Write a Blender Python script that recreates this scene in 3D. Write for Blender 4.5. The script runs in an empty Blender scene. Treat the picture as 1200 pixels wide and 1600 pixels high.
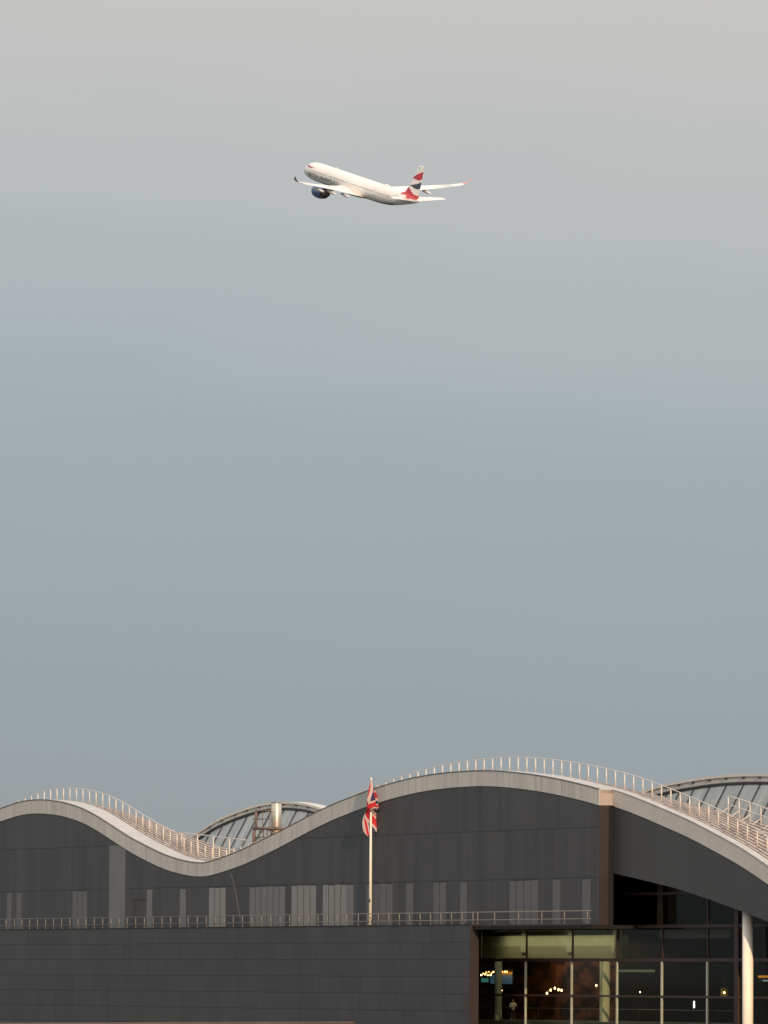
import bpy, bmesh, math, random
from mathutils import Vector, Matrix
random.seed(7)
sc = bpy.context.scene
COL = sc.collection
PI = math.pi

# ------------------------------------------------------------------ camera
F = 10200.0                       # focal length in photograph pixels (1200 x 1600)
PITCH = math.atan(733 / F)
ROLL = 0.006
EYE = Vector((0, 0, 10.0))
c_, s_ = math.cos(ROLL), math.sin(ROLL)
RIGHT = Vector((1, 0, 0)); FWD = Vector((0, math.cos(PITCH), math.sin(PITCH))); UP = Vector((0, -math.sin(PITCH), math.cos(PITCH)))
cr = RIGHT * c_ + UP * s_
cu = UP * c_ - RIGHT * s_
cam_d = bpy.data.cameras.new('camera'); cam = bpy.data.objects.new('camera', cam_d); COL.objects.link(cam)
m3 = Matrix((cr, cu, -FWD)).transposed()
cam.matrix_world = Matrix.Translation(EYE) @ m3.to_4x4()
cam_d.sensor_fit = 'AUTO'; cam_d.sensor_width = 36; cam_d.lens = F / 1600 * 36
cam_d.clip_start = 1; cam_d.clip_end = 60000
sc.camera = cam

def ray(px, py):
    u, v = px - 600, py - 800
    a = c_ * u + s_ * v; b = -s_ * u + c_ * v
    return RIGHT * (a / F) - UP * (b / F) + FWD

# ------------------------------------------------------------------ building frame: s along the wall, t behind it, z up
ALPHA = math.radians(63.4)
ES = Vector((math.cos(ALPHA), -math.sin(ALPHA), 0)); ET = Vector((math.sin(ALPHA), math.cos(ALPHA), 0))
ORG = Vector((134 / F * 551, 551, 0))

def at(px, py, t):
    d = ray(px, py)
    k = (t - (EYE - ORG).dot(ET)) / d.dot(ET)
    p = EYE + d * k - ORG
    return p.dot(ES), p.z
def world(s, t, z):
    return ORG + ES * s + ET * t + Vector((0, 0, z))

# ------------------------------------------------------------------ materials
def newmat(name):
    m = bpy.data.materials.new(name); m.use_nodes = True
    nt = m.node_tree
    return m, nt, nt.nodes['Principled BSDF']
def setp(b, col=None, rough=None, metal=None, spec=None):
    if col is not None: b.inputs['Base Color'].default_value = (*col, 1)
    if rough is not None: b.inputs['Roughness'].default_value = rough
    if metal is not None: b.inputs['Metallic'].default_value = metal
    if spec is not None: b.inputs['Specular IOR Level'].default_value = spec
def N(nt, typ, **kw):
    n = nt.nodes.new(typ)
    for k, v in kw.items(): setattr(n, k, v)
    return n
def math_(nt, op, a, b=None):
    n = N(nt, 'ShaderNodeMath', operation=op)
    for i, x in enumerate((a, b)):
        if x is None: continue
        if hasattr(x, 'links'): nt.links.new(x, n.inputs[i])
        else: n.inputs[i].default_value = x
    return n.outputs[0]
def mixc(nt, fac, a, b, mode='MIX'):
    n = N(nt, 'ShaderNodeMix', data_type='RGBA', blend_type=mode)
    for sock, x in ((n.inputs[0], fac), (n.inputs[6], a), (n.inputs[7], b)):
        if hasattr(x, 'links'): nt.links.new(x, sock)
        elif isinstance(x, tuple): sock.default_value = (*x, 1)
        else: sock.default_value = x
    return n.outputs[2]
def objco(nt):
    tc = N(nt, 'ShaderNodeTexCoord'); sp = N(nt, 'ShaderNodeSeparateXYZ')
    nt.links.new(tc.outputs['Object'], sp.inputs[0])
    return tc.outputs['Object'], sp.outputs[0], sp.outputs[1], sp.outputs[2]
def noise(nt, vec, scale, detail=4, stretch=None, rough=0.55):
    if stretch:
        mp = N(nt, 'ShaderNodeMapping'); mp.inputs['Scale'].default_value = stretch
        nt.links.new(vec, mp.inputs[0]); vec = mp.outputs[0]
    n = N(nt, 'ShaderNodeTexNoise'); n.inputs['Scale'].default_value = scale
    n.inputs['Detail'].default_value = detail; n.inputs['Roughness'].default_value = rough
    nt.links.new(vec, n.inputs['Vector'])
    return n.outputs['Fac']
def remap(nt, v, a, b, lo, hi):
    n = N(nt, 'ShaderNodeMapRange'); n.inputs[1].default_value = a; n.inputs[2].default_value = b
    n.inputs[3].default_value = lo; n.inputs[4].default_value = hi
    nt.links.new(v, n.inputs[0]); return n.outputs[0]
def white(nt, v):
    n = N(nt, 'ShaderNodeTexWhiteNoise', noise_dimensions='1D'); nt.links.new(v, n.inputs['W']); return n.outputs['Value']
def line(nt, coord, period, width, off=0.0):
    # 1 on a joint line of the given width that repeats every period
    x = math_(nt, 'FRACT', math_(nt, 'DIVIDE', math_(nt, 'ADD', coord, off + 1000 * period), period))
    return math_(nt, 'LESS_THAN', x, width / period)
def at_line(nt, coord, pos, width):
    return math_(nt, 'LESS_THAN', math_(nt, 'ABSOLUTE', math_(nt, 'SUBTRACT', coord, pos)), width / 2)
def scale_col(nt, col, fac):
    # col times a scalar socket
    n = N(nt, 'ShaderNodeVectorMath', operation='SCALE')
    if hasattr(col, 'links'): nt.links.new(col, n.inputs[0])
    else: n.inputs[0].default_value = col
    nt.links.new(fac, n.inputs['Scale']); return n.outputs[0]

def simple(name, col, rough=0.5, metal=0.0, var=0.12, nscale=2.0, spec=0.4, stretch=None):
    m, nt, b = newmat(name); setp(b, col, rough, metal, spec)
    v, x, y, z = objco(nt)
    f = remap(nt, noise(nt, v, nscale, 5, stretch), 0.25, 0.75, 1 - var, 1 + var)
    nt.links.new(scale_col(nt, col, f), b.inputs['Base Color'])
    return m
def emit(name, col, strength):
    m, nt, b = newmat(name); setp(b, (0.02, 0.02, 0.02), 0.4)
    b.inputs['Emission Color'].default_value = (*col, 1); b.inputs['Emission Strength'].default_value = strength
    return m

def glass_mat(name, tint, refl):
    m = bpy.data.materials.new(name); m.use_nodes = True; nt = m.node_tree
    nt.nodes.remove(nt.nodes['Principled BSDF'])
    out = nt.nodes['Material Output']
    tr = N(nt, 'ShaderNodeBsdfTransparent'); tr.inputs[0].default_value = (*tint, 1)
    gl = N(nt, 'ShaderNodeBsdfGlossy'); gl.inputs['Roughness'].default_value = 0.03; gl.inputs[0].default_value = (0.8, 0.85, 0.85, 1)
    lw_ = N(nt, 'ShaderNodeLayerWeight'); lw_.inputs[0].default_value = 0.5
    fac = math_(nt, 'ADD', math_(nt, 'MULTIPLY', math_(nt, 'POWER', lw_.outputs['Facing'], 5.0), 0.55), refl)
    mx = N(nt, 'ShaderNodeMixShader')
    nt.links.new(fac, mx.inputs[0]); nt.links.new(tr.outputs[0], mx.inputs[1]); nt.links.new(gl.outputs[0], mx.inputs[2])
    nt.links.new(mx.outputs[0], out.inputs[0])
    return m

U = 0.9                # upper wall plane
TF = U - 0.06          # face of the fascia
STEP = 1.27            # set-back of the right-hand part
TR = U + STEP
TG = 4.5               # glazing
Z1 = 0.5 * (at(933, 1288, U)[1] + at(0, 1332, U)[1])
Z2 = 0.5 * (at(933, 1369, U)[1] + at(167, 1391, U)[1])
ZTOP = at(740, 1445, 0)[1]           # top of the lower block
ROW = 1.452

M = {}
def mk_fascia():
    m, nt, b = newmat('fascia_paint'); setp(b, rough=0.42, spec=0.35)
    v, x, y, z = objco(nt)
    seam = line(nt, x, 1.16, 0.05)
    cell = white(nt, math_(nt, 'FLOOR', math_(nt, 'DIVIDE', math_(nt, 'ADD', x, 1160.0), 1.16)))
    keep = math_(nt, 'GREATER_THAN', white(nt, math_(nt, 'ADD', math_(nt, 'FLOOR', math_(nt, 'DIVIDE', math_(nt, 'ADD', x, 1160.0), 1.16)), 77.3)), 0.25)
    f = math_(nt, 'MULTIPLY', remap(nt, cell, 0, 1, 0.94, 1.05), remap(nt, noise(nt, v, 0.8, 6, (2.2, 1, 0.25)), 0.3, 0.7, 0.89, 1.08))
    f = math_(nt, 'MULTIPLY', f, math_(nt, 'SUBTRACT', 1.0, math_(nt, 'MULTIPLY', math_(nt, 'MULTIPLY', seam, keep), 0.42)))
    nt.links.new(scale_col(nt, (0.525, 0.50, 0.46), f), b.inputs['Base Color']); return m
M['fascia'] = mk_fascia()
M['fascia_plain'] = simple('fascia_paint_plain', (0.525, 0.50, 0.46), 0.42, 0, 0.09, 0.7, 0.35)
def mk_upper():
    m, nt, b = newmat('upper_cladding'); setp(b, rough=0.5, spec=0.4)
    v, x, y, z = objco(nt)
    l1 = line(nt, x, 0.92, 0.06); l2 = line(nt, x, 2.76, 0.05, 0.4)
    h = math_(nt, 'MAXIMUM', at_line(nt, z, Z1, 0.10), at_line(nt, z, Z2, 0.09))
    cell = white(nt, math_(nt, 'ADD', math_(nt, 'FLOOR', math_(nt, 'DIVIDE', math_(nt, 'ADD', x, 920.0), 0.92)),
                 math_(nt, 'MULTIPLY', math_(nt, 'GREATER_THAN', z, Z1), 31.7)))
    f = math_(nt, 'MULTIPLY', remap(nt, cell, 0, 1, 0.90, 1.10), remap(nt, noise(nt, v, 0.25, 6, (1, 1, 0.4)), 0.3, 0.7, 0.90, 1.12))
    f = math_(nt, 'MULTIPLY', f, remap(nt, noise(nt, v, 0.9, 5, (2.5, 1, 0.10)), 0.35, 0.7, 0.94, 1.10))
    dk = math_(nt, 'ADD', math_(nt, 'MULTIPLY', l1, 0.18), math_(nt, 'MULTIPLY', l2, 0.24))
    dk = math_(nt, 'MAXIMUM', dk, math_(nt, 'MULTIPLY', h, 0.5))
    f = math_(nt, 'MULTIPLY', f, math_(nt, 'SUBTRACT', 1.0, dk))
    nt.links.new(scale_col(nt, (0.055, 0.057, 0.060), f), b.inputs['Base Color']); return m
M['upper'] = mk_upper()
def mk_lower():
    m, nt, b = newmat('lower_cladding'); setp(b, rough=0.5, spec=0.4)
    v, x, y, z = objco(nt)
    zz = math_(nt, 'SUBTRACT', z, ZTOP)
    row = math_(nt, 'FLOOR', math_(nt, 'DIVIDE', zz, ROW))
    h = line(nt, zz, ROW, 0.085, 0.04)
    off = math_(nt, 'MULTIPLY', white(nt, math_(nt, 'ADD', row, 5.5)), 4.1)
    xx = math_(nt, 'ADD', x, off)
    vl = line(nt, xx, 4.1, 0.10)
    cid = math_(nt, 'ADD', math_(nt, 'FLOOR', math_(nt, 'DIVIDE', math_(nt, 'ADD', xx, 4100.0), 4.1)), math_(nt, 'MULTIPLY', row, 57.31))
    cell = white(nt, cid)
    vis = math_(nt, 'GREATER_THAN', white(nt, math_(nt, 'ADD', cid, 3.3)), 0.35)
    f = math_(nt, 'MULTIPLY', remap(nt, cell, 0, 1, 0.92, 1.08), remap(nt, noise(nt, v, 0.3, 6, (1, 1, 0.6)), 0.3, 0.7, 0.92, 1.10))
    f = math_(nt, 'MULTIPLY', f, remap(nt, noise(nt, v, 0.8, 5, (2.0, 1, 0.12)), 0.35, 0.7, 0.95, 1.09))
    dk = math_(nt, 'MAXIMUM', math_(nt, 'MULTIPLY', h, 0.5), math_(nt, 'MULTIPLY', math_(nt, 'MULTIPLY', vl, vis), 0.42))
    f = math_(nt, 'MULTIPLY', f, math_(nt, 'SUBTRACT', 1.0, dk))
    nt.links.new(scale_col(nt, (0.051, 0.053, 0.056), f), b.inputs['Base Color']); return m
M['lower'] = mk_lower()
def mk_smooth():
    m, nt, b = newmat('smooth_dark_panel'); setp(b, rough=0.42, spec=0.45)
    v, x, y, z = objco(nt)
    f = remap(nt, noise(nt, v, 0.15, 6), 0.3, 0.7, 0.93, 1.07)
    nt.links.new(scale_col(nt, (0.050, 0.052, 0.054), f), b.inputs['Base Color']); return m
M['smooth'] = mk_smooth()
def mk_tile():
    m, nt, b = newmat('roof_tile'); setp(b, rough=0.75, spec=0.3)
    v, x, y, z = objco(nt)
    br = N(nt, 'ShaderNodeTexBrick'); br.offset = 0.5
    br.inputs['Color1'].default_value = (0.46, 0.39, 0.34, 1); br.inputs['Color2'].default_value = (0.36, 0.29, 0.25, 1)
    br.inputs['Mortar'].default_value = (0.08, 0.06, 0.055, 1); br.inputs['Scale'].default_value = 1
    br.inputs['Mortar Size'].default_value = 0.075; br.inputs['Brick Width'].default_value = 1.9; br.inputs['Row Height'].default_value = 0.42
    nt.links.new(v, br.inputs['Vector'])
    f = remap(nt, noise(nt, v, 0.6, 5), 0.3, 0.7, 0.8, 1.2)
    nt.links.new(scale_col(nt, br.outputs['Color'], f), b.inputs['Base Color']); return m
M['tile'] = mk_tile()
def mk_membrane():
    m, nt, b = newmat('roof_membrane'); setp(b, rough=0.55, spec=0.3)
    v, x, y, z = objco(nt)
    f = math_(nt, 'MULTIPLY', remap(nt, noise(nt, v, 0.9, 6, (1, 0.5, 1)), 0.3, 0.7, 0.88, 1.08), math_(nt, 'SUBTRACT', 1.0, math_(nt, 'MULTIPLY', line(nt, x, 2.3, 0.1), 0.15)))
    nt.links.new(scale_col(nt, (0.50, 0.485, 0.465), f), b.inputs['Base Color']); return m
M['membrane'] = mk_membrane()
M['trim'] = simple('roof_edge_trim', (0.16, 0.125, 0.11), 0.5)
M['brown'] = simple('brown_metal', (0.029, 0.022, 0.021), 0.4, 0, 0.12, 0.8, 0.45, (1, 1, 0.3))
M['brown_dark'] = simple('brown_frame', (0.045, 0.024, 0.018), 0.45)
M['dark'] = simple('dark_interior', (0.014, 0.013, 0.013), 0.7)
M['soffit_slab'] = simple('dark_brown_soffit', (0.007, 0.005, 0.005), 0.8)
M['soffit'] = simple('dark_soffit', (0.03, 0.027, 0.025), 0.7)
def louvre(name, col):
    return simple(name, col, 0.5, 0, 0.10, 0.9, 0.35, (3.5, 1, 0.25))
M['lv_bright'] = louvre('louvre_grey_bright', (0.225, 0.226, 0.222))
M['lv_mid'] = louvre('louvre_grey_mid', (0.160, 0.164, 0.166))
M['lv_dull'] = louvre('louvre_grey_dull', (0.118, 0.121, 0.124))
M['rail'] = simple('cream_painted_steel', (0.62, 0.57, 0.51), 0.4, 0, 0.06, 3)
M['rail_grey'] = simple('galvanised_rail', (0.21, 0.20, 0.185), 0.5, 0.2, 0.1, 3)
M['pole'] = simple('white_pole_paint', (0.80, 0.77, 0.66), 0.35, 0, 0.05, 2)
M['column'] = simple('column_paint', (0.90, 0.83, 0.70), 0.45, 0, 0.05, 1.2)
M['steel'] = simple('stainless_steel', (0.86, 0.78, 0.66), 0.42, 0.9, 0.05, 2)
_nt = M['steel'].node_tree; _b = _nt.nodes['Principled BSDF']; _b.inputs['Roughness'].default_value = 0.55; _b.inputs['Anisotropic'].default_value = 0.8; _b.inputs['Anisotropic Rotation'].default_value = 0.25
_tg = N(_nt, 'ShaderNodeTangent', direction_type='RADIAL', axis='Z'); _nt.links.new(_tg.outputs[0], _b.inputs['Tangent'])
M['rust'] = simple('rusty_frame', (0.17, 0.115, 0.09), 0.7, 0, 0.3, 3)
M['rim'] = simple('skylight_rim_paint', (0.50, 0.49, 0.46), 0.5, 0, 0.12, 1.5)
M['rim_top'] = simple('skylight_roof_sheet', (0.62, 0.58, 0.52), 0.5, 0, 0.10, 1.5)
M['bar'] = simple('dark_glazing_bar', (0.03, 0.032, 0.036), 0.5)
def mk_vglass():
    m, nt, b = newmat('weathered_skylight_glass'); setp(b, rough=0.28, spec=0.6)
    v, x, y, z = objco(nt)
    n = noise(nt, v, 0.8, 6, (1.6, 0.3, 0.3))
    n2 = noise(nt, v, 0.35, 4, (1.2, 0.4, 0.4))
    c = mixc(nt, remap(nt, n, 0.35, 0.7, 0, 1), (0.20, 0.225, 0.225), (0.315, 0.335, 0.325))
    c = mixc(nt, remap(nt, n2, 0.55, 0.75, 0, 0.6), c, (0.16, 0.18, 0.18))
    nt.links.new(c, b.inputs['Base Color']); return m
M['vglass'] = mk_vglass()
M['cream_int'] = simple('cream_beam_paint', (0.55, 0.54, 0.38), 0.6, 0, 0.08, 1)
M['tan_int'] = simple('tan_beam_panel', (0.40, 0.37, 0.25), 0.6, 0, 0.06, 1)
M['green_int'] = simple('dull_green_bulkhead', (0.16, 0.17, 0.125), 0.7, 0, 0.12, 1)
M['mullion_cream'] = simple('cream_mullion', (0.52, 0.50, 0.40), 0.5)
def mk_wood():
    m, nt, b = newmat('brown_back_wall'); setp(b, rough=0.6)
    v, x, y, z = objco(nt)
    n = noise(nt, v, 0.5, 6, (1, 1, 2.0)); n2 = noise(nt, v, 2.5, 3, (1.5, 1, 0.3))
    c = mixc(nt, remap(nt, n, 0.4, 0.62, 0, 1), (0.03, 0.02, 0.018), (0.32, 0.12, 0.06))
    c = mixc(nt, remap(nt, n2, 0.5, 0.7, 0, 0.7), c, (0.03, 0.022, 0.02))
    nt.links.new(c, b.inputs['Base Color']); return m
M['wood'] = mk_wood()
M['floor'] = simple('interior_floor', (0.09, 0.085, 0.075), 0.4)
M['glass'] = glass_mat('tinted_window_glass', (0.86, 0.88, 0.82), 0.006)
M['bulb'] = emit('warm_bulb', (1.0, 0.62, 0.22), 14)
M['bulb_white'] = emit('white_tube', (1.0, 0.95, 0.85), 6)
M['bulb_or'] = emit('orange_bulb', (1.0, 0.42, 0.10), 7)
M['orange_strip'] = emit('orange_sign_light', (1.0, 0.35, 0.03), 0.55)
M['teal'] = emit('teal_screen', (0.10, 0.42, 0.40), 0.35)
M['blue'] = emit('blue_screen', (0.10, 0.22, 0.36), 0.30)
M['beam_fill'] = emit('beam_fill_glow', (1.0, 0.93, 0.62), 11.0)  # glow of the unseen panels added to brighten the beams
M['wall_fill'] = emit('wall_fill_glow', (1.0, 0.66, 0.36), 38)  # glow of the unseen panels added to brighten the back wall
def mk_ground():
    m, nt, b = newmat('asphalt'); setp(b, rough=0.9)
    v, x, y, z = objco(nt)
    c = mixc(nt, remap(nt, noise(nt, v, 0.02, 8), 0.35, 0.65, 0, 1), (0.045, 0.045, 0.046), (0.085, 0.082, 0.078))
    nt.links.new(c, b.inputs['Base Color']); return m
M['ground'] = mk_ground()
M['pinkwall'] = simple('pinkish_brown_render', (0.10, 0.065, 0.055), 0.8, 0, 0.2, 0.3)

# ------------------------------------------------------------------ mesh helper
class MB:
    def __init__(s): s.v = []; s.f = []; s.mi = []; s.sm = []
    def quad(s, a, b, c, d, mi=0, smooth=False):
        n = len(s.v); s.v += [tuple(a), tuple(b), tuple(c), tuple(d)]; s.f.append((n, n+1, n+2, n+3)); s.mi.append(mi); s.sm.append(smooth)
    def box(s, x0, x1, y0, y1, z0, z1, mi=0):
        p = [(x0,y0,z0),(x1,y0,z0),(x1,y1,z0),(x0,y1,z0),(x0,y0,z1),(x1,y0,z1),(x1,y1,z1),(x0,y1,z1)]
        n = len(s.v); s.v += p
        for f in ((0,3,2,1),(4,5,6,7),(0,1,5,4),(1,2,6,5),(2,3,7,6),(3,0,4,7)):
            s.f.append(tuple(n+i for i in f)); s.mi.append(mi); s.sm.append(False)
    def tube(s, pts, r, seg=8, mi=0, radii=None, cap=True):
        pts = [Vector(p) for p in pts]; n0 = len(s.v); k = len(pts)
        prevu = None
        for i, p in enumerate(pts):
            d = (pts[min(i+1, k-1)] - pts[max(i-1, 0)])
            if d.length < 1e-9: d = Vector((0, 0, 1))
            d.normalize()
            ref = Vector((0, 0, 1)) if abs(d.z) < 0.9 else Vector((1, 0, 0))
            u = d.cross(ref).normalized() if prevu is None else (prevu - d * prevu.dot(d)).normalized()
            prevu = u; w = d.cross(u)
            rr = radii[i] if radii else r
            for j in range(seg):
                a = 2 * PI * j / seg
                s.v.append(tuple(p + u * (math.cos(a) * rr) + w * (math.sin(a) * rr)))
        for i in range(k - 1):
            for j in range(seg):
                a = n0 + i*seg + j; b = n0 + i*seg + (j+1) % seg
                s.f.append((a, b, b+seg, a+seg)); s.mi.append(mi); s.sm.append(True)
        if cap:
            s.f.append(tuple(n0 + j for j in range(seg))[::-1]); s.mi.append(mi); s.sm.append(False)
            s.f.append(tuple(n0 + (k-1)*seg + j for j in range(seg))); s.mi.append(mi); s.sm.append(False)
    def bar(s, a, b, w, mi=0): s.tube([a, b], w, 4, mi)
    def loft(s, rings, mi=0, closed=True, caps=True, smooth=True):
        n0 = len(s.v); k = len(rings[0])
        for r in rings: s.v += [tuple(p) for p in r]
        for i in range(len(rings) - 1):
            for j in range(k if closed else k - 1):
                a = n0 + i*k + j; b = n0 + i*k + (j+1) % k
                s.f.append((a, b, b+k, a+k)); s.mi.append(mi if not callable(mi) else mi(i, j)); s.sm.append(smooth)
        if caps:
            s.f.append(tuple(n0 + j for j in range(k))[::-1]); s.mi.append(mi if not callable(mi) else mi(0, 0)); s.sm.append(False)
            e = n0 + (len(rings)-1)*k
            s.f.append(tuple(e + j for j in range(k))); s.mi.append(mi if not callable(mi) else mi(len(rings)-2, 0)); s.sm.append(False)
    def sphere(s, c, r, mi=0, seg=10, rings=6, sc=(1, 1, 1)):
        c = Vector(c); R = []
        for i in range(1, rings):
            a = PI * i / rings
            R.append([c + Vector((math.sin(a)*math.cos(2*PI*j/seg)*r*sc[0], math.sin(a)*math.sin(2*PI*j/seg)*r*sc[1], -math.cos(a)*r*sc[2])) for j in range(seg)])
        s.loft(R, mi)
    def build(s, name, mats, parent=None, origin=(0, 0, 0), fix=True):
        me = bpy.data.meshes.new(name)
        o3 = origin
        me.from_pydata([(x-o3[0], y-o3[1], z-o3[2]) for x, y, z in s.v], [], s.f)
        if not isinstance(mats, (list, tuple)): mats = [mats]
        for m in mats: me.materials.append(m)
        for p, mi, sm in zip(me.polygons, s.mi, s.sm): p.material_index = mi; p.use_smooth = sm
        if fix:
            bm = bmesh.new(); bm.from_mesh(me); bmesh.ops.recalc_face_normals(bm, faces=bm.faces); bm.to_mesh(me); bm.free()
        me.update()
        o = bpy.data.objects.new(name, me); COL.objects.link(o)
        if parent: o.parent = parent
        return o

def tag(o, label=None, cat=None, group=None, kind=None):
    if label: o['label'] = label
    if cat: o['category'] = cat
    if group: o['group'] = group
    if kind: o['kind'] = kind
    return o
def thing(name, label, cat, s=0, t=0, z=0, group=None):
    o = bpy.data.objects.new(name, None); COL.objects.link(o); o.empty_display_size = 0.5
    o.location = world(s, t, z); o.rotation_euler = (0, 0, -ALPHA)
    return tag(o, label, cat, group)
def interp(pts, x):
    if x <= pts[0][0]: return pts[0][1]
    for (a, b), (c, d) in zip(pts, pts[1:]):
        if x <= c: return b + (d - b) * (x - a) / (c - a)
    return pts[-1][1]

# ------------------------------------------------------------------ wave profile of the roof edge, in wall metres
TOPL = [(0,1264),(12.5,1259.6),(25,1255),(37.5,1252),(50,1250.3),(65,1249.8),(80,1251),(95,1253),(110,1257),(125,1262),(137.5,1267.8),(153.8,1277),(177.5,1292.5),
 (203.8,1309.4),(230,1323),(246,1331),(263.8,1338.6),(281,1343.8),(300,1347.8),(316,1349.2),(326,1347.4),(343.8,1341.5),(362.5,1334.5),(381,1327),(410,1312.5),(435.5,1300.3),
 (455,1290),(477.5,1278),(494,1269.3),(524,1255.5),(545,1247.3),(561.7,1240.8),(585,1232.6),(606.7,1225.8),(631.7,1219),(656.7,1213.7),(681.7,1209.7),(706.7,1206.9),
 (740,1204.8),(752,1204.4),(780,1205.2),(810,1208),(840,1211.8),(872,1217.6),(900,1224),(920,1229),(936,1233.4)]
TOPR = [(973,1238.7),(993,1246),(1013,1254),(1033,1262.7),(1053,1271),(1080,1283),(1110,1298.8),(1135,1312),(1160,1326),(1185,1342.5),(1200,1353)]
prof = [at(x, y, TF) for x, y in TOPL] + [at(x, y, TF + STEP) for x, y in TOPR]
SC_L = at(936, 1233.4, TF)[0]; SC_R = at(957.3, 1232, TF + STEP)[0]
S_CORNER = 0.5 * (SC_L + SC_R)
print('corner s', SC_L, SC_R, 'left', prof[0], 'right', prof[-1], 'ZTOP', ZTOP, 'Z1', Z1, 'Z2', Z2, at(0, 1332, U), at(933, 1288, U), at(0,1453,0), at(578,1443,.4), at(581,1217,.4))
# carry the wave on past both edges of the picture
s0, z0 = prof[0]; sl0 = (prof[1][1] - prof[0][1]) / (prof[1][0] - prof[0][0])
s1, z1 = prof[-1]; sl1 = (prof[-1][1] - prof[-3][1]) / (prof[-1][0] - prof[-3][0])
left_ext = []
x, z, sl = s0, z0, sl0
for i in range(14):
    x -= 2.0; k = i / 13
    slx = sl0 * (1 - k) + 0.30 * math.sin(PI * min(1, k * 1.0)) ; z -= slx * 2.0; left_ext.append((x, z))
right_ext = []
x, z = s1, z1
for i in range(16):
    x += 2.0; k = i / 15; z += sl1 * (1 - k) ** 0.8 * 2.0; right_ext.append((x, z))
prof = left_ext[::-1] + prof + right_ext
S_MIN, S_MAX = prof[0][0], prof[-1][0]
def smooth(s):
    W = 2.2; tot = 0; acc = 0
    for i in range(-4, 5):
        w = math.exp(-(i / 2.2) ** 2); acc += w * interp(prof, s + i * W / 4); tot += w
    return acc / tot
NS = 620
SS = [S_MIN + (S_MAX - S_MIN) * i / NS for i in range(NS + 1)]
_tab = [(s, smooth(s)) for s in SS]
def zp(s):
    f = (s - S_MIN) / (S_MAX - S_MIN) * NS; i = max(0, min(NS - 1, int(f))); f -= i; f = min(max(f, 0), 1)
    return _tab[i][1] * (1 - f) + _tab[i+1][1] * f
THK = [(at(x, yt, t)[0], at(x, yt, t)[1] - at(x, yb, t)[1]) for x, yt, yb, t in
   [(0,1264,1283.7,TF),(67,1249.8,1270.9,TF),(150,1274.6,1296.3,TF),(230,1323,1345.5,TF),(316,1349.2,1370,TF),(400,1317.5,1342,TF),(455,1290,1314,TF),(560,1241.5,1265,TF),(740,1204.8,1228.4,TF),(936,1233.4,1258,TF),
    (960,1233.5,1259.3,TF+STEP),(1080,1283,1310.3,TF+STEP),(1200,1353,1382,TF+STEP)]]
def thk(s): return interp(THK, s)
T_STRIP = TF + 1.95; T_RAIL = TF + 3.0; T_BACK = TF + 6.2
ZMID = 23.8
def zroof(s, t):
    k = max(0, (t - T_STRIP) / (T_BACK - T_STRIP))
    z = zp(s)
    return z + (ZMID - z) * 0.33 * k * k
def srange(a, b, step=0.5):
    n = max(1, int(math.ceil((b - a) / step)))
    return [a + (b - a) * i / n for i in range(n + 1)]

# ------------------------------------------------------------------ terminal building
B = thing('terminal_building', 'long dark grey terminal building with a wavy light grey roof edge and glazed right end', 'building')
ZB = at(945, 1445, U)[1]       # underside of the upper wall
def strip_solid(ss, t0, t1, zlo, zhi, mi=0):
    mb = MB()
    rings = [[(s, t0, zlo(s)), (s, t0, zhi(s)), (s, t1, zhi(s)), (s, t1, zlo(s))] for s in ss]
    mb.loft(rings, mi, True, True, False); return mb
SL = srange(S_MIN, S_CORNER, 0.4); SR = srange(S_CORNER, S_MAX, 0.4)
# fascia, left and right, with the lit return block between them
strip_solid(SL[:-1] + [S_CORNER - 0.004], TF, TF + 0.5, lambda s: zp(s) - thk(s), lambda s: zp(s)).build('fascia', M['fascia'], B)
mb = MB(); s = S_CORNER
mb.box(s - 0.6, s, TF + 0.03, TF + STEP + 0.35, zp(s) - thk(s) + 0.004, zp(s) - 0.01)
mb.build('fascia_return', simple('sun_toned_fascia_return', (0.37, 0.315, 0.28), 0.45, 0, 0.08, 0.8, 0.35), B)  # same fascia paint, recoloured darker and warmer to set its sunlit tone
strip_solid([S_CORNER + 0.004] + SR[1:], TF + STEP, TF + STEP + 0.5, lambda s: zp(s) - thk(s), lambda s: zp(s)).build('fascia', M['fascia_plain'], B)
# thin dark edge trim
strip_solid(SL, TF - 0.04, TF + 0.10, lambda s: zp(s) + 0.003, lambda s: zp(s) + 0.075).build('edge_trim', M['trim'], B)
strip_solid(SR, TF + STEP - 0.05, TF + STEP + 0.10, lambda s: zp(s) + 0.003, lambda s: zp(s) + 0.07).build('edge_trim', M['fascia_plain'], B)
# membrane strip and tiles
strip_solid(SL, TF + 0.103, T_STRIP, lambda s: zp(s) - 0.3, lambda s: zp(s) + 0.05).build('roof_strip', M['membrane'], B)
strip_solid([S_CORNER + 0.003] + SR[1:], TF + STEP + 0.103, T_STRIP + 0.05, lambda s: zp(s) - 0.3, lambda s: zp(s) + 0.05).build('roof_strip', M['membrane'], B)
mb = MB(); NT = 14
ts = [T_STRIP + 0.003 + (T_BACK - T_STRIP) * i / NT for i in range(NT + 1)]
allS = srange(S_MIN, S_MAX, 0.5)
rings = []
for s in allS:
    r = [(s, t, zroof(s, t) + 0.02) for t in ts] + [(s, t, zroof(s, t) - 0.6) for t in ts[::-1]]
    rings.append(r)
mb.loft(rings, 0, True, True, False); mb.build('tiled_roof', M['tile'], B)
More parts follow.
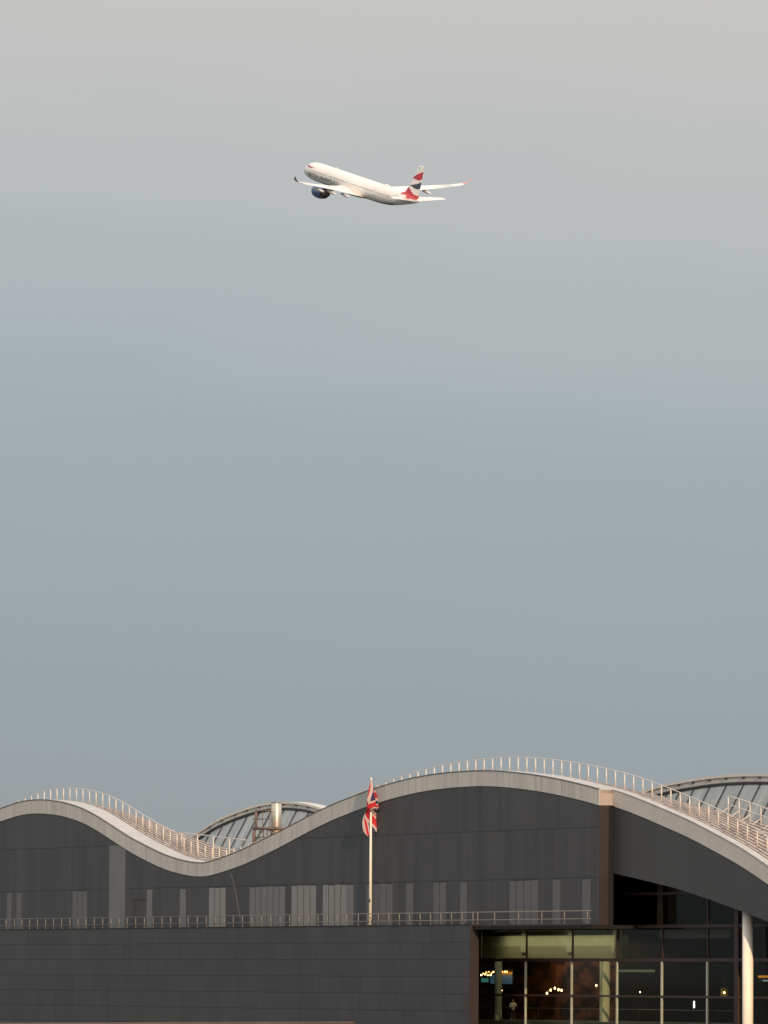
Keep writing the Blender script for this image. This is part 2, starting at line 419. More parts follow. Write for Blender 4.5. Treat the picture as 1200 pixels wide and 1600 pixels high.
# upper wall
UW = 0.85
mb = strip_solid([s for s in SL if s < S_CORNER - 0.05] + [S_CORNER - 0.03], U, U + UW, lambda s: ZB, lambda s: zp(s) - thk(s) * 0.55)
mb.build('upper_wall', M['upper'], B)
mb = MB(); mb.box(S_CORNER - 0.028, S_CORNER, U - 0.01, U + UW - 0.02, ZB - 0.02, zp(S_CORNER) - thk(S_CORNER) - 0.01); mb.build('corner_panel', M['brown'], B)
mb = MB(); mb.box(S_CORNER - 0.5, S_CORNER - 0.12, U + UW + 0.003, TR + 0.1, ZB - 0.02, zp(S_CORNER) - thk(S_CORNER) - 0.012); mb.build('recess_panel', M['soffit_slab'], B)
# right-hand wall hanging over the glazing
RB = [(at(953,1363,TR)[0], at(953,1363,TR)[1]), at(1000,1374,TR), at(1060,1389,TR), at(1110,1406,TR), at(1160,1424.3,TR), at(1200,1440,TR)]
dS = RB[-1][0] - RB[-2][0]; sl = (RB[-1][1] - RB[-2][1]) / dS
RB.append((S_MAX, RB[-1][1] + sl * (S_MAX - RB[-1][0]) * 0.8))
RB.insert(0, (S_CORNER - 0.5, RB[0][1] + 0.05))
def rb(s): return max(1.0, min(interp(RB, s), zp(s) - thk(s) - 0.3))
strip_solid([S_CORNER - 0.3] + SR[1:], TR, TR + 0.6, rb, lambda s: zp(s) - thk(s) * 0.55).build('overhang_wall', M['smooth'], B)
strip_solid([S_CORNER - 0.3] + SR[1:], TR + 0.603, TG + 16, lambda s: rb(s) + 0.3, lambda s: rb(s) + 0.9).build('overhang_soffit', M['soffit'], B)
# lower block: wall, brown end pier, ledge
S_END = at(734, 1500, 0)[0]
LT = 0.85
mb = MB(); mb.box(S_MIN, S_END - 0.03, 0, LT, 0, ZTOP); mb.build('lower_wall', M['lower'], B)
mb = MB(); mb.box(S_END - 0.03, S_END, -0.005, LT, 0, ZTOP - 0.003); mb.build('end_pier', M['brown'], B)
mb = MB(); mb.box(S_MIN, S_END + 0.02, -0.05, 0.16, ZTOP, ZTOP + 0.07); mb.build('parapet_coping', M['soffit'], B)
# ledge on from the lower block under the upper wall as far as the corner
ZS = at(800, 1449, 0.3)[1]
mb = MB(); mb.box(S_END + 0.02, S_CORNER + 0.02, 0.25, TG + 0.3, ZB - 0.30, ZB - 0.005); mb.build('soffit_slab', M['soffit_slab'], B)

# light louvred panels on the upper wall
PAN = [(11,17.5,1,'lv_dull'),(26,33,1,'lv_dull'),(113,136,3,'lv_dull'),(229.5,237.5,1,'lv_mid'),(281,290,1,'lv_mid'),(326,352.5,3,'lv_bright'),
  (389.5,445.5,6,'lv_mid'),(455,494,4,'lv_bright'),(504,542,4,'lv_bright'),(542.5,552,1,'lv_mid'),(572.5,613.5,4,'lv_dull'),(634.5,645,1,'lv_dull'),(676.5,697,2,'lv_dull'),(719,729,1,'lv_dull'),
  (795.6,840.6,4,'lv_dull'),(863.7,875,1,'lv_dull'),(910,922,1,'lv_dull')]
for x0, x1, n, mk in PAN:
    a = at(x0, 1420, U)[0]; b = at(x1, 1420, U)[0]; mb = MB(); w = (b - a) / n; g = 0.07 if n > 1 else 0
    for i in range(n):
        dz = random.uniform(-0.05, 0.03)
        mb.box(a + i*w + g, a + (i+1)*w - g, U - 0.014, U + 0.02, ZTOP + 0.002, Z2 - 0.10 + dz)
        if i: mb.box(a + i*w - g, a + i*w + g, U - 0.004, U + 0.02, ZTOP + 0.002, Z2 - 0.15, 1)
    mb.box(a, b, U - 0.02, U + 0.02, Z2 - 0.07, Z2 - 0.005, 1)
    mb.build('louvre_panel', [M[mk], M['bar']], B)
a = at(170.5, 1400, U)[0]; b = at(195, 1400, U)[0]; mb = MB()
mb.box(a, b, U - 0.014, U + 0.02, ZTOP + 0.002, Z2 - 0.05); mb.box(a, b, U - 0.014, U + 0.02, Z2 - 0.047, Z1 + 0.02)
tp = mb.build('tall_panel', M['lv_mid'], B); tp['label'] = 'tall pale grey panel reaching up to the roof edge'
# brown door frame beside the tall panel
a = at(212, 1420, U)[0]; b = at(229, 1420, U)[0]; zt = at(212, 1407, U)[1]; mb = MB()
mb.box(a, a + 0.22, U - 0.06, U + 0.02, ZTOP + 0.002, zt); mb.box(a - 0.3, b, U - 0.065, U + 0.02, zt, zt + 0.2); 
d = mb.build('door_frame', M['brown_dark'], B)
mb = MB(); mb.box(a + 0.225, b, U - 0.03, U + 0.01, ZTOP + 0.002, zt - 0.003); mb.build('door', M['upper'], B)

# outer column under the overhang
a = at(1168.5, 1500, TR + 1.2)[0]
cz = rb(a) + 0.6
mb = MB(); mb.tube([(a, TR + 1.2, 0), (a, TR + 1.2, cz)], 0.43, 32); mb.build('column', M['column'], B)

# ------------------------------------------------------------------ glazing
ZT = at(860, 1449, TG)[1]        # head of the lower glazing
ZTR1 = at(860, 1500, TG)[1]; ZTR2 = at(860, 1555.5, TG)[1]; ZU = at(1035, 1396, TG)[1]
mx = [752, 823, 895, 966, 1036, 1107, 1151]
MS = [at(x, 1480, TG)[0] for x in mx]
GL = MS[0] - 6; GR = at(1150, 1500, TG)[0]
GW = thing('tmp', 'x', 'x'); bpy.data.objects.remove(GW)
fr = MB()
S_FAR = S_MAX - 6
for z, h in ((ZT, 0.24), (ZTR1, 0.26), (ZTR2, 0.17), (ZU, 0.20), (ZTR2 - 3.2, 0.2), (0.15, 0.3)):
    fr.box(GL, S_FAR, TG - 0.08, TG + 0.08, z - h / 2, z + h / 2)
gridS = MS[:-1] + [GR + 0.2 + i * 4.5 for i in range(int((S_FAR - GR) / 4.5))]
for i, s in enumerate(gridS):
    fr.box(s - 0.06, s + 0.06, TG - 0.07, TG + 0.07, ZTR1 + 0.133, ZT - 0.123)
frame = fr.build('window_frame', M['brown_dark'], B)
for i, s in enumerate(MS[1:-1]):
    mb = MB(); sm = s - 0.16
    mb.box(sm - 0.11, sm + 0.11, TG - 0.065, TG + 0.065, ZTR2 + 0.09, ZTR1 - 0.135)
    mb.box(sm - 0.11, sm + 0.11, TG - 0.065, TG + 0.065, ZTR2 - 3.09, ZTR2 - 0.09)
    mb.build('mullion', M['mullion_cream'], frame)
for s in (at(953, 1420, TG)[0], at(1035, 1420, TG)[0], at(1107, 1430, TG)[0], GR + 9):
    mb = MB(); mb.box(s - 0.09, s + 0.09, TG - 0.072, TG + 0.072, ZT + 0.125, min(ZU - 0.11, rb(s) + 0.25)); 
    if rb(s) + 0.25 > ZU + 0.3: mb.box(s - 0.09, s + 0.09, TG - 0.072, TG + 0.072, ZU + 0.11, rb(s) + 0.25)
    mb.build('mullion', M['brown_dark'], frame)
mb = MB(); mb.box(GR - 0.1, GR + 0.55, TG - 0.12, TG + 0.12, 0, rb(GR) + 0.29); mb.build('jamb', M['brown_dark'], frame)
# panes: one per bay and tier
edges = [GL] + MS[1:-1] + [GR + 0.2 + i * 4.5 for i in range(int((S_FAR - GR) / 4.5))]
for a, b in zip(edges, edges[1:]):
    for lo, hi in ((0.3, ZTR2 - 3.2), (ZTR2 - 3.2, ZTR2), (ZTR2, ZTR1), (ZTR1, ZT)):
        mb = MB(); mb.box(a + 0.01, b - 0.01, TG - 0.012, TG + 0.012, lo + 0.02, hi - 0.02); mb.build('pane', M['glass'], frame)
    if a > S_CORNER - 8:
        for lo, hi in ((ZT, ZU), (ZU, 99)):
            h0, h1 = min(hi, rb(a) + 0.3), min(hi, rb(b) + 0.3)
            if h1 < lo + 0.2 or h0 < lo + 0.2: continue
            mb = MB(); mb.loft([[(s, TG - 0.012, lo + 0.02), (s, TG - 0.012, h), (s, TG + 0.012, h), (s, TG + 0.012, lo + 0.02)] for s, h in ((a + 0.01, h0), (b - 0.01, h1))], 0, True, True, False)
            mb.build('pane', M['glass'], frame)

# ------------------------------------------------------------------ interior behind the glass
TI = TG + 9
S_P = at(972, 1480, TG + 2.0)[0]
ZF = at(800, 1593.5, TG + 4)[1]
mb = MB()
S_W = at(962, 1540, TI)[0]
mb.box(GL - 6, S_W, TI, TI + 0.4, ZF, ZT - 0.125); mb.build('back_wall', M['wood'], B)
mb = MB(); mb.box(GL - 6, S_FAR, TG + 0.1, TI + 0.4, ZF - 0.5, ZF); mb.build('interior_floor', M['floor'], B)
mb = MB(); mb.box(GL - 6, S_FAR, TG + 0.09, TI + 8, ZT - 0.12, ZT + 0.12); mb.build('floor_slab', M['soffit'], B)
mb = MB(); mb.box(S_W + 0.003, S_FAR, TI, TI + 0.4, ZF + 0.003, ZT - 0.13); mb.box(S_P - 30, S_FAR, TG + 7.0, TG + 7.4, ZT + 0.13, ZT + 9); mb.build('dark_partition', M['dark'], B)
mb = MB(); mb.box(GL - 6.4, GL - 6, TG, TI + 0.4, 0, ZT + 0.3); mb.build('end_partition', M['dark'], B)
# beams at the head of the three left bays
TBm = TG + 2.0
za, zb, zc, zd = [at(860, y, TBm)[1] for y in (1450, 1462, 1478.5, 1497)]
sa = MS[0] - 5
mb = MB(); mb.box(sa, S_P - 0.4, TBm + 0.25, TBm + 0.5, zb + 0.003, za); mb.build('bulkhead', M['green_int'], B)
mb = MB(); mb.box(sa, S_P, TBm, TBm + 0.6, zc, zb); mb.box(S_P - 0.25, S_P, TBm - 0.6, TBm - 0.003, zd, zb + 0.5); mb.build('beam', M['cream_int'], B)
mb = MB(); mb.box(sa, S_P - 0.3, TBm + 0.008, TBm + 0.55, zd, zc - 0.003); mb.build('beam_panel', M['tan_int'], B)
for s in MS[1:4]:
    s2 = at(mx[MS.index(s)] - 4, 1480, TBm)[0]; mb = MB()
    mb.box(s2 - 0.45, s2 + 0.35, TBm - 0.12, TBm + 0.118, zc - 0.52, zc + 0.1)
    mb.build('bracket', M['cream_int'], B)
    mb = MB(); mb.box(s2 - 0.3, s2 + 0.3, TBm - 0.1, TBm + 0.2, zb + 0.05, za - 0.05); mb.build('bracket', M['cream_int'], B)
# interior columns
a = at(945, 1550, TG + 1.1)[0]
mb = MB(); mb.tube([(a, TG + 1.1, 0.1), (a, TG + 1.1, zd - 0.02)], 0.42, 28); mb.build('interior_column', M['cream_int'], B)
a = at(778.5, 1550, TG + 1.2)[0]
mb = MB(); mb.tube([(a, TG + 1.2, 0.1), (a, TG + 1.2, zd - 0.02)], 0.32, 24); mb.build('interior_column', simple('pale_green_column', (0.16, 0.17, 0.14), 0.6), B)
# unseen light panels, added overhead to brighten the beams
for s in [MS[0] + 0.5 + (S_P - MS[0] - 1) * (i + 0.5) / 6 for i in range(6)]:
    mb = MB(); mb.box(s - 1.6, s + 1.6, TG + 0.70, TG + 1.15, ZT - 0.16, ZT - 0.125, 0)
    for q in ((s - 1.6, s + 1.6, TG + 0.66, TG + 0.70), (s - 1.6, s + 1.6, TG + 1.15, TG + 1.19), (s - 1.64, s - 1.6, TG + 0.66, TG + 1.19), (s + 1.6, s + 1.64, TG + 0.66, TG + 1.19)): mb.box(*q, ZT - 0.27, ZT - 0.125, 0)
    mb.quad((s - 1.58, TG + 0.72, ZT - 0.165), (s - 1.58, TG + 1.13, ZT - 0.165), (s + 1.58, TG + 1.13, ZT - 0.165), (s + 1.58, TG + 0.72, ZT - 0.165), 1)
    mb.build('added_fill_light', [M['soffit'], M['beam_fill']], B)

for i in range(3):  # second row of added panels, deeper inside, to brighten the back wall
    s = MS[0] - 2 + i * 6.0
    mb = MB(); mb.box(s - 1.0, s + 1.0, TG + 6.6, TG + 7.2, ZT - 0.18, ZT - 0.125, 0)
    for q in ((s - 1.0, s + 1.0, TG + 6.55, TG + 6.598), (s - 1.0, s + 1.0, TG + 7.202, TG + 7.25), (s - 1.05, s - 1.002, TG + 6.55, TG + 7.25), (s + 1.002, s + 1.05, TG + 6.55, TG + 7.25)): mb.box(*q, ZT - 0.32, ZT - 0.125, 0)
    mb.quad((s - 0.9, TG + 6.7, ZT - 0.184), (s - 0.9, TG + 7.1, ZT - 0.184), (s + 0.9, TG + 7.1, ZT - 0.184), (s + 0.9, TG + 6.7, ZT - 0.184), 1)
    mb.build('added_fill_light', [M['soffit'], M['wall_fill']], B)
def lampthing(name, label, cat, px, py, t, group=None):
    s, z = at(px, py, t); return thing(name, label, cat, s, t, z, group), s, z
# chandelier of five warm bulbs
o, s, z = lampthing('chandelier', 'chandelier with five warm bulbs glowing behind the second window bay', 'lamp', 867, 1544, TG + 4)
mb = MB(); mb.tube([(0, 0, 0.1), (0, 0, ZT - z - 0.15)], 0.02, 6)
bul = [(854.6,1552),(860.4,1547),(867,1544),(872.6,1546.4),(877.4,1547.3)]
P = [at(x, y, TG + 4) for x, y in bul]
for (bs, bz) in P: mb.tube([(0, 0, 0.45), (bs - s, 0, bz - z + 0.12)], 0.015, 5)
mb.build('arms', M['brown_dark'], o)
for (bs, bz) in P:
    mb = MB(); mb.sphere((bs - s, 0, bz - z), 0.075, 0, 10, 7, (1, 1, 1.4)); mb.build('bulb', M['bulb'], o)
# garland of small bulbs in the first bay
o, s, z = lampthing('light_garland', 'string of small orange and warm bulbs hung in two rows across the first window bay', 'string lights', 772, 1520, TG + 5)
gl = [(752,1523.5),(755,1521),(757.5,1522.5),(760,1519.5),(762,1523.7),(764,1518.5),(766.5,1523.5),(768,1520.5),(771,1518.5),(774,1518.5),(776,1521),(779.5,1520.5),(782,1518.4),(785,1518.3),(789,1518.2),(792,1518.2)]
mb = MB()
P = [at(x, y, TG + 5) for x, y in gl]
mb.tube([(a - s, 0, b - z + 0.08) for a, b in P], 0.012, 5); mb.build('wire', M['brown_dark'], o)
for i, (a, b) in enumerate(P):
    mb = MB(); mb.sphere((a - s, 0, b - z), 0.06 if i % 3 else 0.075, 0, 8, 6); mb.build('bulb', M['bulb_or' if i % 2 else 'bulb'], o)
# cluster of three small bulbs by the pale column
o, s, z = lampthing('pendant_cluster', 'cluster of three small warm bulbs just left of the person in white', 'lamp', 781, 1547, TG + 5)
for x, y in ((781.8,1543.7),(784,1547.5),(780,1551)):
    a, b = at(x, y, TG + 5); mb = MB(); mb.sphere((a - s, 0, b - z), 0.055); bb = mb.build('bulb', M['bulb'], o)
mb = MB(); mb.tube([(0, 0.05, -0.3), (0, 0.05, ZT - z - 0.15)], 0.012, 5); mb.build('cord', M['brown_dark'], o)
for x, y, lab in ((931.7,1539.8,'single warm bulb glowing just left of the round cream interior column'),
                  (1000,1550,'small warm bulb glowing in the fourth window bay from the left'),
                  (1034,1550,'small warm bulb glowing against the cream mullion right of the fourth bay'),
                  (1105,1550,'small warm bulb glowing against the last cream mullion at the right')):
    o, s, z = lampthing('wall_lamp', lab, 'lamp', x, y, TG + 3.5, 'single warm bulbs behind the glass')
    mb = MB(); mb.sphere((0, 0, 0), 0.07 if x < 940 else 0.05, 0, 10, 7, (1, 1, 1.3)); mb.build('bulb', M['bulb'], o)
    mb = MB(); mb.tube([(0, 0, 0.1), (0, 0, ZT - z - 0.15)], 0.012, 5); mb.build('cord', M['brown_dark'], o)
o, s, z = lampthing('lantern', 'small framed square lantern glowing left of the tall pale outer column', 'lantern', 1131.6, 1551, TG + 0.6)
mb = MB()
for a, b, c, d in ((-0.42, 0.42, 0.33, 0.37), (-0.42, 0.42, -0.37, -0.33)): mb.box(a, b, -0.1, 0.1, c, d)
for a in (-0.42, 0.36): mb.box(a, a + 0.06, -0.1, 0.1, -0.33, 0.33)
mb.box(-0.35, 0.35, 0.11, 0.13, -0.32, 0.32); mb.tube([(0, 0, 0.37), (0, 0, 1.5)], 0.015, 5)
mb.build('frame', simple('lantern_frame', (0.2, 0.16, 0.05), 0.6), o)
mb = MB(); mb.sphere((0, 0, 0), 0.08); mb.build('bulb', M['bulb'], o)
o, s, z = lampthing('tube_lamp', 'short upright white tube lamp in the dark bay right of the fifth mullion', 'lamp', 1084.5, 1569.5, TG + 3)
mb = MB(); mb.tube([(0, 0, -0.27), (0, 0, 0.27)], 0.055, 10); mb.build('tube', M['bulb_white'], o)
mb = MB(); mb.tube([(0, 0.02, ZF - z + 0.01), (0, 0.02, -0.28)], 0.03, 8); mb.tube([(0, 0.02, ZF - z + 0.004), (0, 0.02, ZF - z + 0.03)], 0.2, 14); mb.build('stand', M['brown_dark'], o)
# screens
def screen(name, label, cat, x0, y0, x1, y1, t, mats, top=None):
    a, zt_ = at(x0, y0, t); b, zb_ = at(x1, y1, t); s = (a + b) / 2; z = (zt_ + zb_) / 2
    o = thing(name, label, cat, s, t, z); w = (b - a) / 2; h = (zt_ - zb_) / 2
    mb = MB(); mb.box(-w, w, 0, 0.1, -h, h); mb.tube([(0, 0.05, h), (0, 0.05, ZT - z - 0.15)], 0.02, 5); mb.build('casing', M['bar'], o)
    mb = MB(); hh = h * (0.25 if top else 0.94); mb.box(-w * 0.97, w * 0.97, -0.012, -0.003, -h * 0.94, hh); mb.build('display', mats, o)
    if top:
        mb = MB(); mb.box(-w * 0.1, w * 0.97, -0.012, -0.003, h * 0.28, h * 0.62); mb.build('lit_band', top, o)
    return o
screen('screen', 'small teal screen under the string of bulbs in the first bay', 'screen', 752, 1528, 763.5, 1535, TG + 6, M['teal'])
screen('menu_board', 'wide dim blue display board with an orange band above it in the first bay', 'display board', 766, 1514, 801, 1538, TG + 6.2, M['blue'], M['orange_strip'])
o, s, z = lampthing('sign_light', 'glowing orange light strip right of the tall pale outer column', 'light strip', 1195, 1526, TG + 4)
mb = MB(); mb.box(-1.1, 1.6, 0, 0.06, -0.09, 0.09); mb.build('strip', M['orange_strip'], o)
mb = MB(); mb.box(-0.3, 1.6, 0, 0.06, -0.38, -0.26); mb.build('white_strip', emit('cold_strip', (0.6, 0.7, 0.9), 0.35), o)
mb = MB(); mb.box(-1.15, 1.65, 0.065, 0.1, -0.42, 0.13); mb.tube([(0, 0.09, 0.13), (0, 0.09, ZT - z - 0.15)], 0.02, 5); mb.build('backing', M['bar'], o)
o, s, z = lampthing('strip_fitting', 'long dim linear light fitting high up in the fourth window bay', 'light fitting', 994, 1517, TG + 3)
mb = MB(); mb.box(-3.0, 3.0, -0.12, 0.12, -0.10, 0.10); mb.build('diffuser', emit('dim_diffuser', (0.62, 0.62, 0.42), 0.16), o)
mb = MB(); mb.box(-3.05, 3.05, -0.14, 0.14, 0.103, 0.16)
for q in (-2.2, 2.2): mb.tube([(q, 0, 0.16), (q, 0, ZT - z - 0.14)], 0.012, 5)
mb.build('housing', M['soffit'], o)
zq0 = at(1100, 1466, TG + 1.4)[1]; zq1 = at(1100, 1452, TG + 1.4)[1]
mb = MB(); mb.box(at(1030, 1460, TG + 1.4)[0], at(1141, 1460, TG + 1.4)[0], TG + 1.4, TG + 1.5, zq0, min(zq1, ZT - 0.125)); mb.build('bulkhead', simple('grey_bulkhead', (0.13, 0.13, 0.11), 0.7), B)
q = at(1032.5, 1400, TG + 1.6)[0]
mb = MB(); mb.tube([(q, TG + 1.6, ZT + 0.13), (q, TG + 1.6, rb(q) + 0.28)], 0.3, 20); mb.build('interior_column', simple('brown_grey_column', (0.16, 0.12, 0.095), 0.6), B)
# balustrade just inside the glass
s_a, z_a = at(752, 1574, TG + 1.8); s_b, _ = at(1150, 1574, TG + 1.8); z_b = at(860, 1594.5, TG + 1.8)[1]
o = thing('balustrade', 'dim thin metal balustrade running along the inside of the glazing', 'balustrade', s_a - 3, TG + 1.8, ZF)
Lb = s_b - s_a + 3
for z in (z_a, z_b):
    mb = MB(); mb.tube([(0, 0, z - ZF), (Lb, 0, z - ZF)], 0.022, 6); mb.build('rail', simple('dim_steel', (0.22, 0.22, 0.20), 0.4), o)
for i in range(int(Lb / 4.4) + 1):
    mb = MB(); mb.tube([(i * 4.4 + 0.3, 0, 0.003), (i * 4.4 + 0.3, 0, z_a - ZF - 0.022)], 0.022, 6); mb.build('post', M['bar'], o)

# rear of the building so that it is whole from elsewhere
ZD = at(316, 1349, TF)[1] - 1.6
mb = MB(); mb.box(S_MIN, S_CORNER - 6, U + UW + 0.01, 46, 0, ZB - 0.6) if False else None
mb = MB(); mb.box(S_MIN, S_MAX, T_BACK + 0.02, 48, ZD - 0.4, ZD); mb.build('flat_roof', M['membrane'], B)
mb = MB(); mb.box(S_MIN, S_MAX, 47.6, 48, 0, ZD - 0.403); mb.box(S_MIN, S_MIN + 0.4, U + UW + 0.01, 47.59, 0, ZD - 0.403); mb.box(S_MAX - 0.4, S_MAX, TI + 9, 47.59, 0, ZD - 0.403); mb.build('rear_wall', M['smooth'], B)
strip_solid(allS, T_BACK - 0.3, T_BACK + 0.01, lambda s: ZD - 0.4, lambda s: max(ZD - 0.3, zroof(s, T_BACK) - 0.61)).build('rear_fascia', M['fascia_plain'], B)

# ------------------------------------------------------------------ railings
def post_mesh(h, r, name, mat):
    mb = MB(); mb.tube([(0, 0, 0), (0, 0, h)], r, 8); mb.box(-0.09, 0.09, -0.09, 0.09, 0, 0.03)
    return mb.build(name, mat)
def railing(label, t, srails, sposts, zfun, h, hmid, mat, r=0.055, rr=0.03, brace=False, group=None, ztop=None):
    s0 = sposts[0]; zz0 = zfun(s0)
    o = thing('railing', label, 'railing', s0, t, zz0, group)
    first = post_mesh(h, r, 'post', mat)
    for i, s in enumerate(sposts):
        p = first if i == 0 else first.copy()
        if i: COL.objects.link(p)
        p.parent = o; p.location = (s - s0, 0, zfun(s) - zz0)
        if ztop: p.scale = (1, 1, (ztop(s) - zfun(s)) / h)
    mb = MB(); mb.tube([(s - s0, 0, (ztop(s) if ztop else zfun(s) + h) - zz0) for s in srails], rr, 6); mb.build('top_rail', mat, o)
    if hmid: 
        mb = MB(); mb.tube([(s - s0, 0, zfun(s) + hmid - zz0) for s in srails], rr * 0.8, 6); mb.build('lower_rail', mat, o)
    if brace:
        for s in sposts:
            mb = MB(); mb.tube([(s - s0, 0, zfun(s) + 0.55 - zz0), (s - s0 - 0.1, -0.75, zfun(s) + 0.03 - zz0)], r * 0.7, 6); mb.build('brace', mat, o)
    return o
zr = lambda t: (lambda s: zroof(s, t) + 0.02)
sA = at(809.7, 1200, T_RAIL)[0]; sB = at(1019, 1240, T_RAIL)[0]; dp = (sB - sA) / 15
print('post spacing', dp)
lo = at(-12, 1250, T_RAIL)[0]; hi = at(1215, 1350, T_RAIL)[0]
k0 = int((lo - sA) / dp); k1 = int((hi - sA) / dp) + 1
posts = [sA + dp * k for k in range(k0, k1 + 1)]
print('front posts', len(posts), lo, hi)
railing('cream steel railing running the whole length of the wavy roof edge', T_RAIL, srange(posts[0], posts[-1], 0.6), posts, zr(T_RAIL), 1.27, None, M['rail'], 0.056, 0.038)
# rear railings
t3 = TF + 3.7
a, za3 = at(284, 1301, t3); b, zb3 = at(384, 1312.5, t3); n = 4
railing('short straight cream railing spanning the dip in the roof left of the steel flue', t3, srange(a, b, 0.6), [a + (b - a) * i / n for i in range(n)], zr(t3), 1.5, None, M['rail'], 0.06, 0.045, ztop=lambda s: za3 + (zb3 - za3) * (s - a) / (b - a))
t2 = TF + 5.9
a = at(1138, 1275, t2)[0]; b = at(1330, 1350, t2)[0]; n = 11
railing('braced cream railing in front of the right skylight at the roof back', t2, srange(a, b, 0.6), [a + (b - a) * i / n for i in range(n + 1)], lambda s: zroof(s, t2) + 0.02, 1.5, 0.8, M['rail'], 0.055, 0.05, True)
# ledge railing
px = [9.5,22.5,34.5,46.5,58.7,71.3,83.7,96.5,109.3,121.7,134.5,147.3,160.3,173.7,186.3,198.7,212,225.7,239.3,253,266.7,280.5,294,308.3,322.3,336.3,350.3,364.5,379,393.5,408.5,423,437.5,452.5,467,482,497,512,527,542,560,575,591.3,607.5,624,640,656.5,672.6,689,705.6,722,738.9,746.5,772.8,810,846.6,882,918]
TLr = 0.10; ledge = lambda s: ZTOP + 0.072
pst = [at(x, 1440, TLr)[0] for x in px]
railing('thin grey railing along the ledge above the lower dark wall', TLr, [pst[0] - 3, pst[-1] + 0.6], pst, ledge, 0.98, 0.33, M['rail_grey'], 0.042, 0.036)

# ------------------------------------------------------------------ skylights
def skylight(label, pts, t, glass_drop, barpx, rim_h, depth=18, extra=None):
    P = [at(x, y, t) for x, y in pts]
    if extra: P += extra
    s0 = P[len(P)//2][0]; zz0 = ZD
    o = thing('skylight', label, 'skylight', s0, t, zz0, 'glazed arched skylights on the roof')
    P = [(s - s0, z - zz0) for s, z in P]
    sm = []
    for s in srange(P[0][0], P[-1][0], 0.5):
        acc = tot = 0
        for i in range(-4, 5):
            w = math.exp(-(i/2.2)**2); acc += w * interp(P, s + i * 0.5); tot += w
        sm.append((s, acc / tot))
    zz = lambda s: interp(sm, s)
    xs = [s for s, _ in sm]
    def arc(t0, t1, lo_, hi_, nm, mat):
        mb = MB(); mb.loft([[(s, t0, zz(s) + lo_), (s, t0, zz(s) + hi_), (s, t1, zz(s) + hi_), (s, t1, zz(s) + lo_)] for s in xs], 0, True, True, False); return mb.build(nm, mat, o)
    arc(0.0, 1.3, -0.20, 0.0, 'roof_shell', M['rim_top'])
    mb = MB(); mb.loft([[(s, 1.303, zz(s) - 0.03), (s, 9.0, 0.02 - zz0 + ZD + (zz(s) - 0.03) * 0.0 + 0.1), (s, 9.0, 0.02), (s, 1.303, min(0.0, zz(s) - 0.4))] for s in xs], 0, True, True, False); mb.build('back_slope', M['rim_top'], o)
    arc(0.12, 0.6, -rim_h, -0.203, 'rim', M['rim'])
    arc(0.05, 0.9, -rim_h - 0.17, -rim_h - 0.003, 'dark_band', M['bar'])
    k = 0.56
    zt_ = lambda s: zz(s) - rim_h - 0.15
    mb = MB(); rings = []
    for s in xs:
        h = max(0.05, zt_(s) - glass_drop)
        rings.append([(s, 0.2, zt_(s)), (s, 0.2 - k * h, zt_(s) - h), (s, 0.26 - k * h, zt_(s) - h - 0.02), (s, 0.3, zt_(s))])
    mb.loft(rings, 0, True, True, False); mb.build('glass', M['vglass'], o)
    for bx, by in barpx:
        bs = at(bx, by, t)[0] - s0; h = zt_(bs) - glass_drop
        if h < 0.2: continue
        mb = MB(); mb.tube([(bs, 0.17, zt_(bs)), (bs, 0.17 - k * h, zt_(bs) - h)], 0.065, 4); mb.build('glazing_bar', M['bar'], o)
        mb = MB(); mb.box(bs - 0.13, bs + 0.13, -0.02, 0.12, zz(bs) - rim_h * 0.60, zz(bs) - rim_h * 0.36); mb.build('bracket', M['bar'], o)
    return o
T1 = TF + 9.5
V1 = [(292,1312),(300,1306),(310,1298.9),(325,1289),(337.5,1281.6),(356,1272.8),(375,1265.6),(400,1257.6),(423.5,1253.3),(447.5,1252.3),(470,1254.2),(485,1257.5),(500,1262),(520,1270),(545,1283),(570,1300)]
skylight('arched glazed skylight behind the dip in the roof with a steel flue before it', V1, T1, 0.7, [(x, 1265) for x in (327,346,365.5,384.5,403.5,422,441.5,461.5,480.5,500)], 0.55)
V2 = [(960,1254),(980,1244.5),(994.7,1238.7),(1013,1232.6),(1037,1225.4),(1060,1221),(1085,1216.6),(1110,1213),(1135,1210.6),(1160,1209.3),(1185,1209),(1205,1209.5),(1240,1212),(1280,1219),(1320,1230),(1350,1242),(1380,1258)]
skylight('long arched glazed skylight rising at the far right behind the descending roof', V2, T1, 0.7, [(x, 1225) for x in (1040,1060,1082,1107,1133,1160,1186,1212,1238,1264,1290)], 0.62)

# ------------------------------------------------------------------ flue and its gantry
TC = TF + 5.0
s, zt_ = at(432, 1255, TC); zb_ = at(432, 1292.5, TC)[1]; zg = zroof(s, TC)
o = thing('flue_stack', 'shiny stainless steel flue standing on the rising roof', 'flue', s, TC, zg)
mb = MB(); mb.tube([(0, 0, zb_ - zg), (0, 0, zt_ - zg)], 0.47, 36); mb.build('outer_pipe', M['steel'], o)
mb = MB(); mb.tube([(0, 0, zt_ - zg + 0.002), (0, 0, zt_ - zg + 0.07)], 0.485, 36); mb.build('cap_ring', M['trim'], o)
mb = MB(); mb.tube([(0.03, 0, -0.05), (0.03, 0, zb_ - zg - 0.003)], 0.25, 24); mb.build('base_pipe', simple('copper_base', (0.75, 0.48, 0.28), 0.4, 0.7), o)
s2 = at(398, 1318, TC - 0.6)[0]; z2 = zroof(s2, TC - 0.6)
g = thing('service_gantry', 'rusty brown steel gantry beside the flue on the roof', 'gantry', s2, TC - 0.6, z2)
def gp(x, y, t=TC - 0.6):
    a, b = at(x, y, t); return (a - s2, t - TC + 0.6, b - z2)
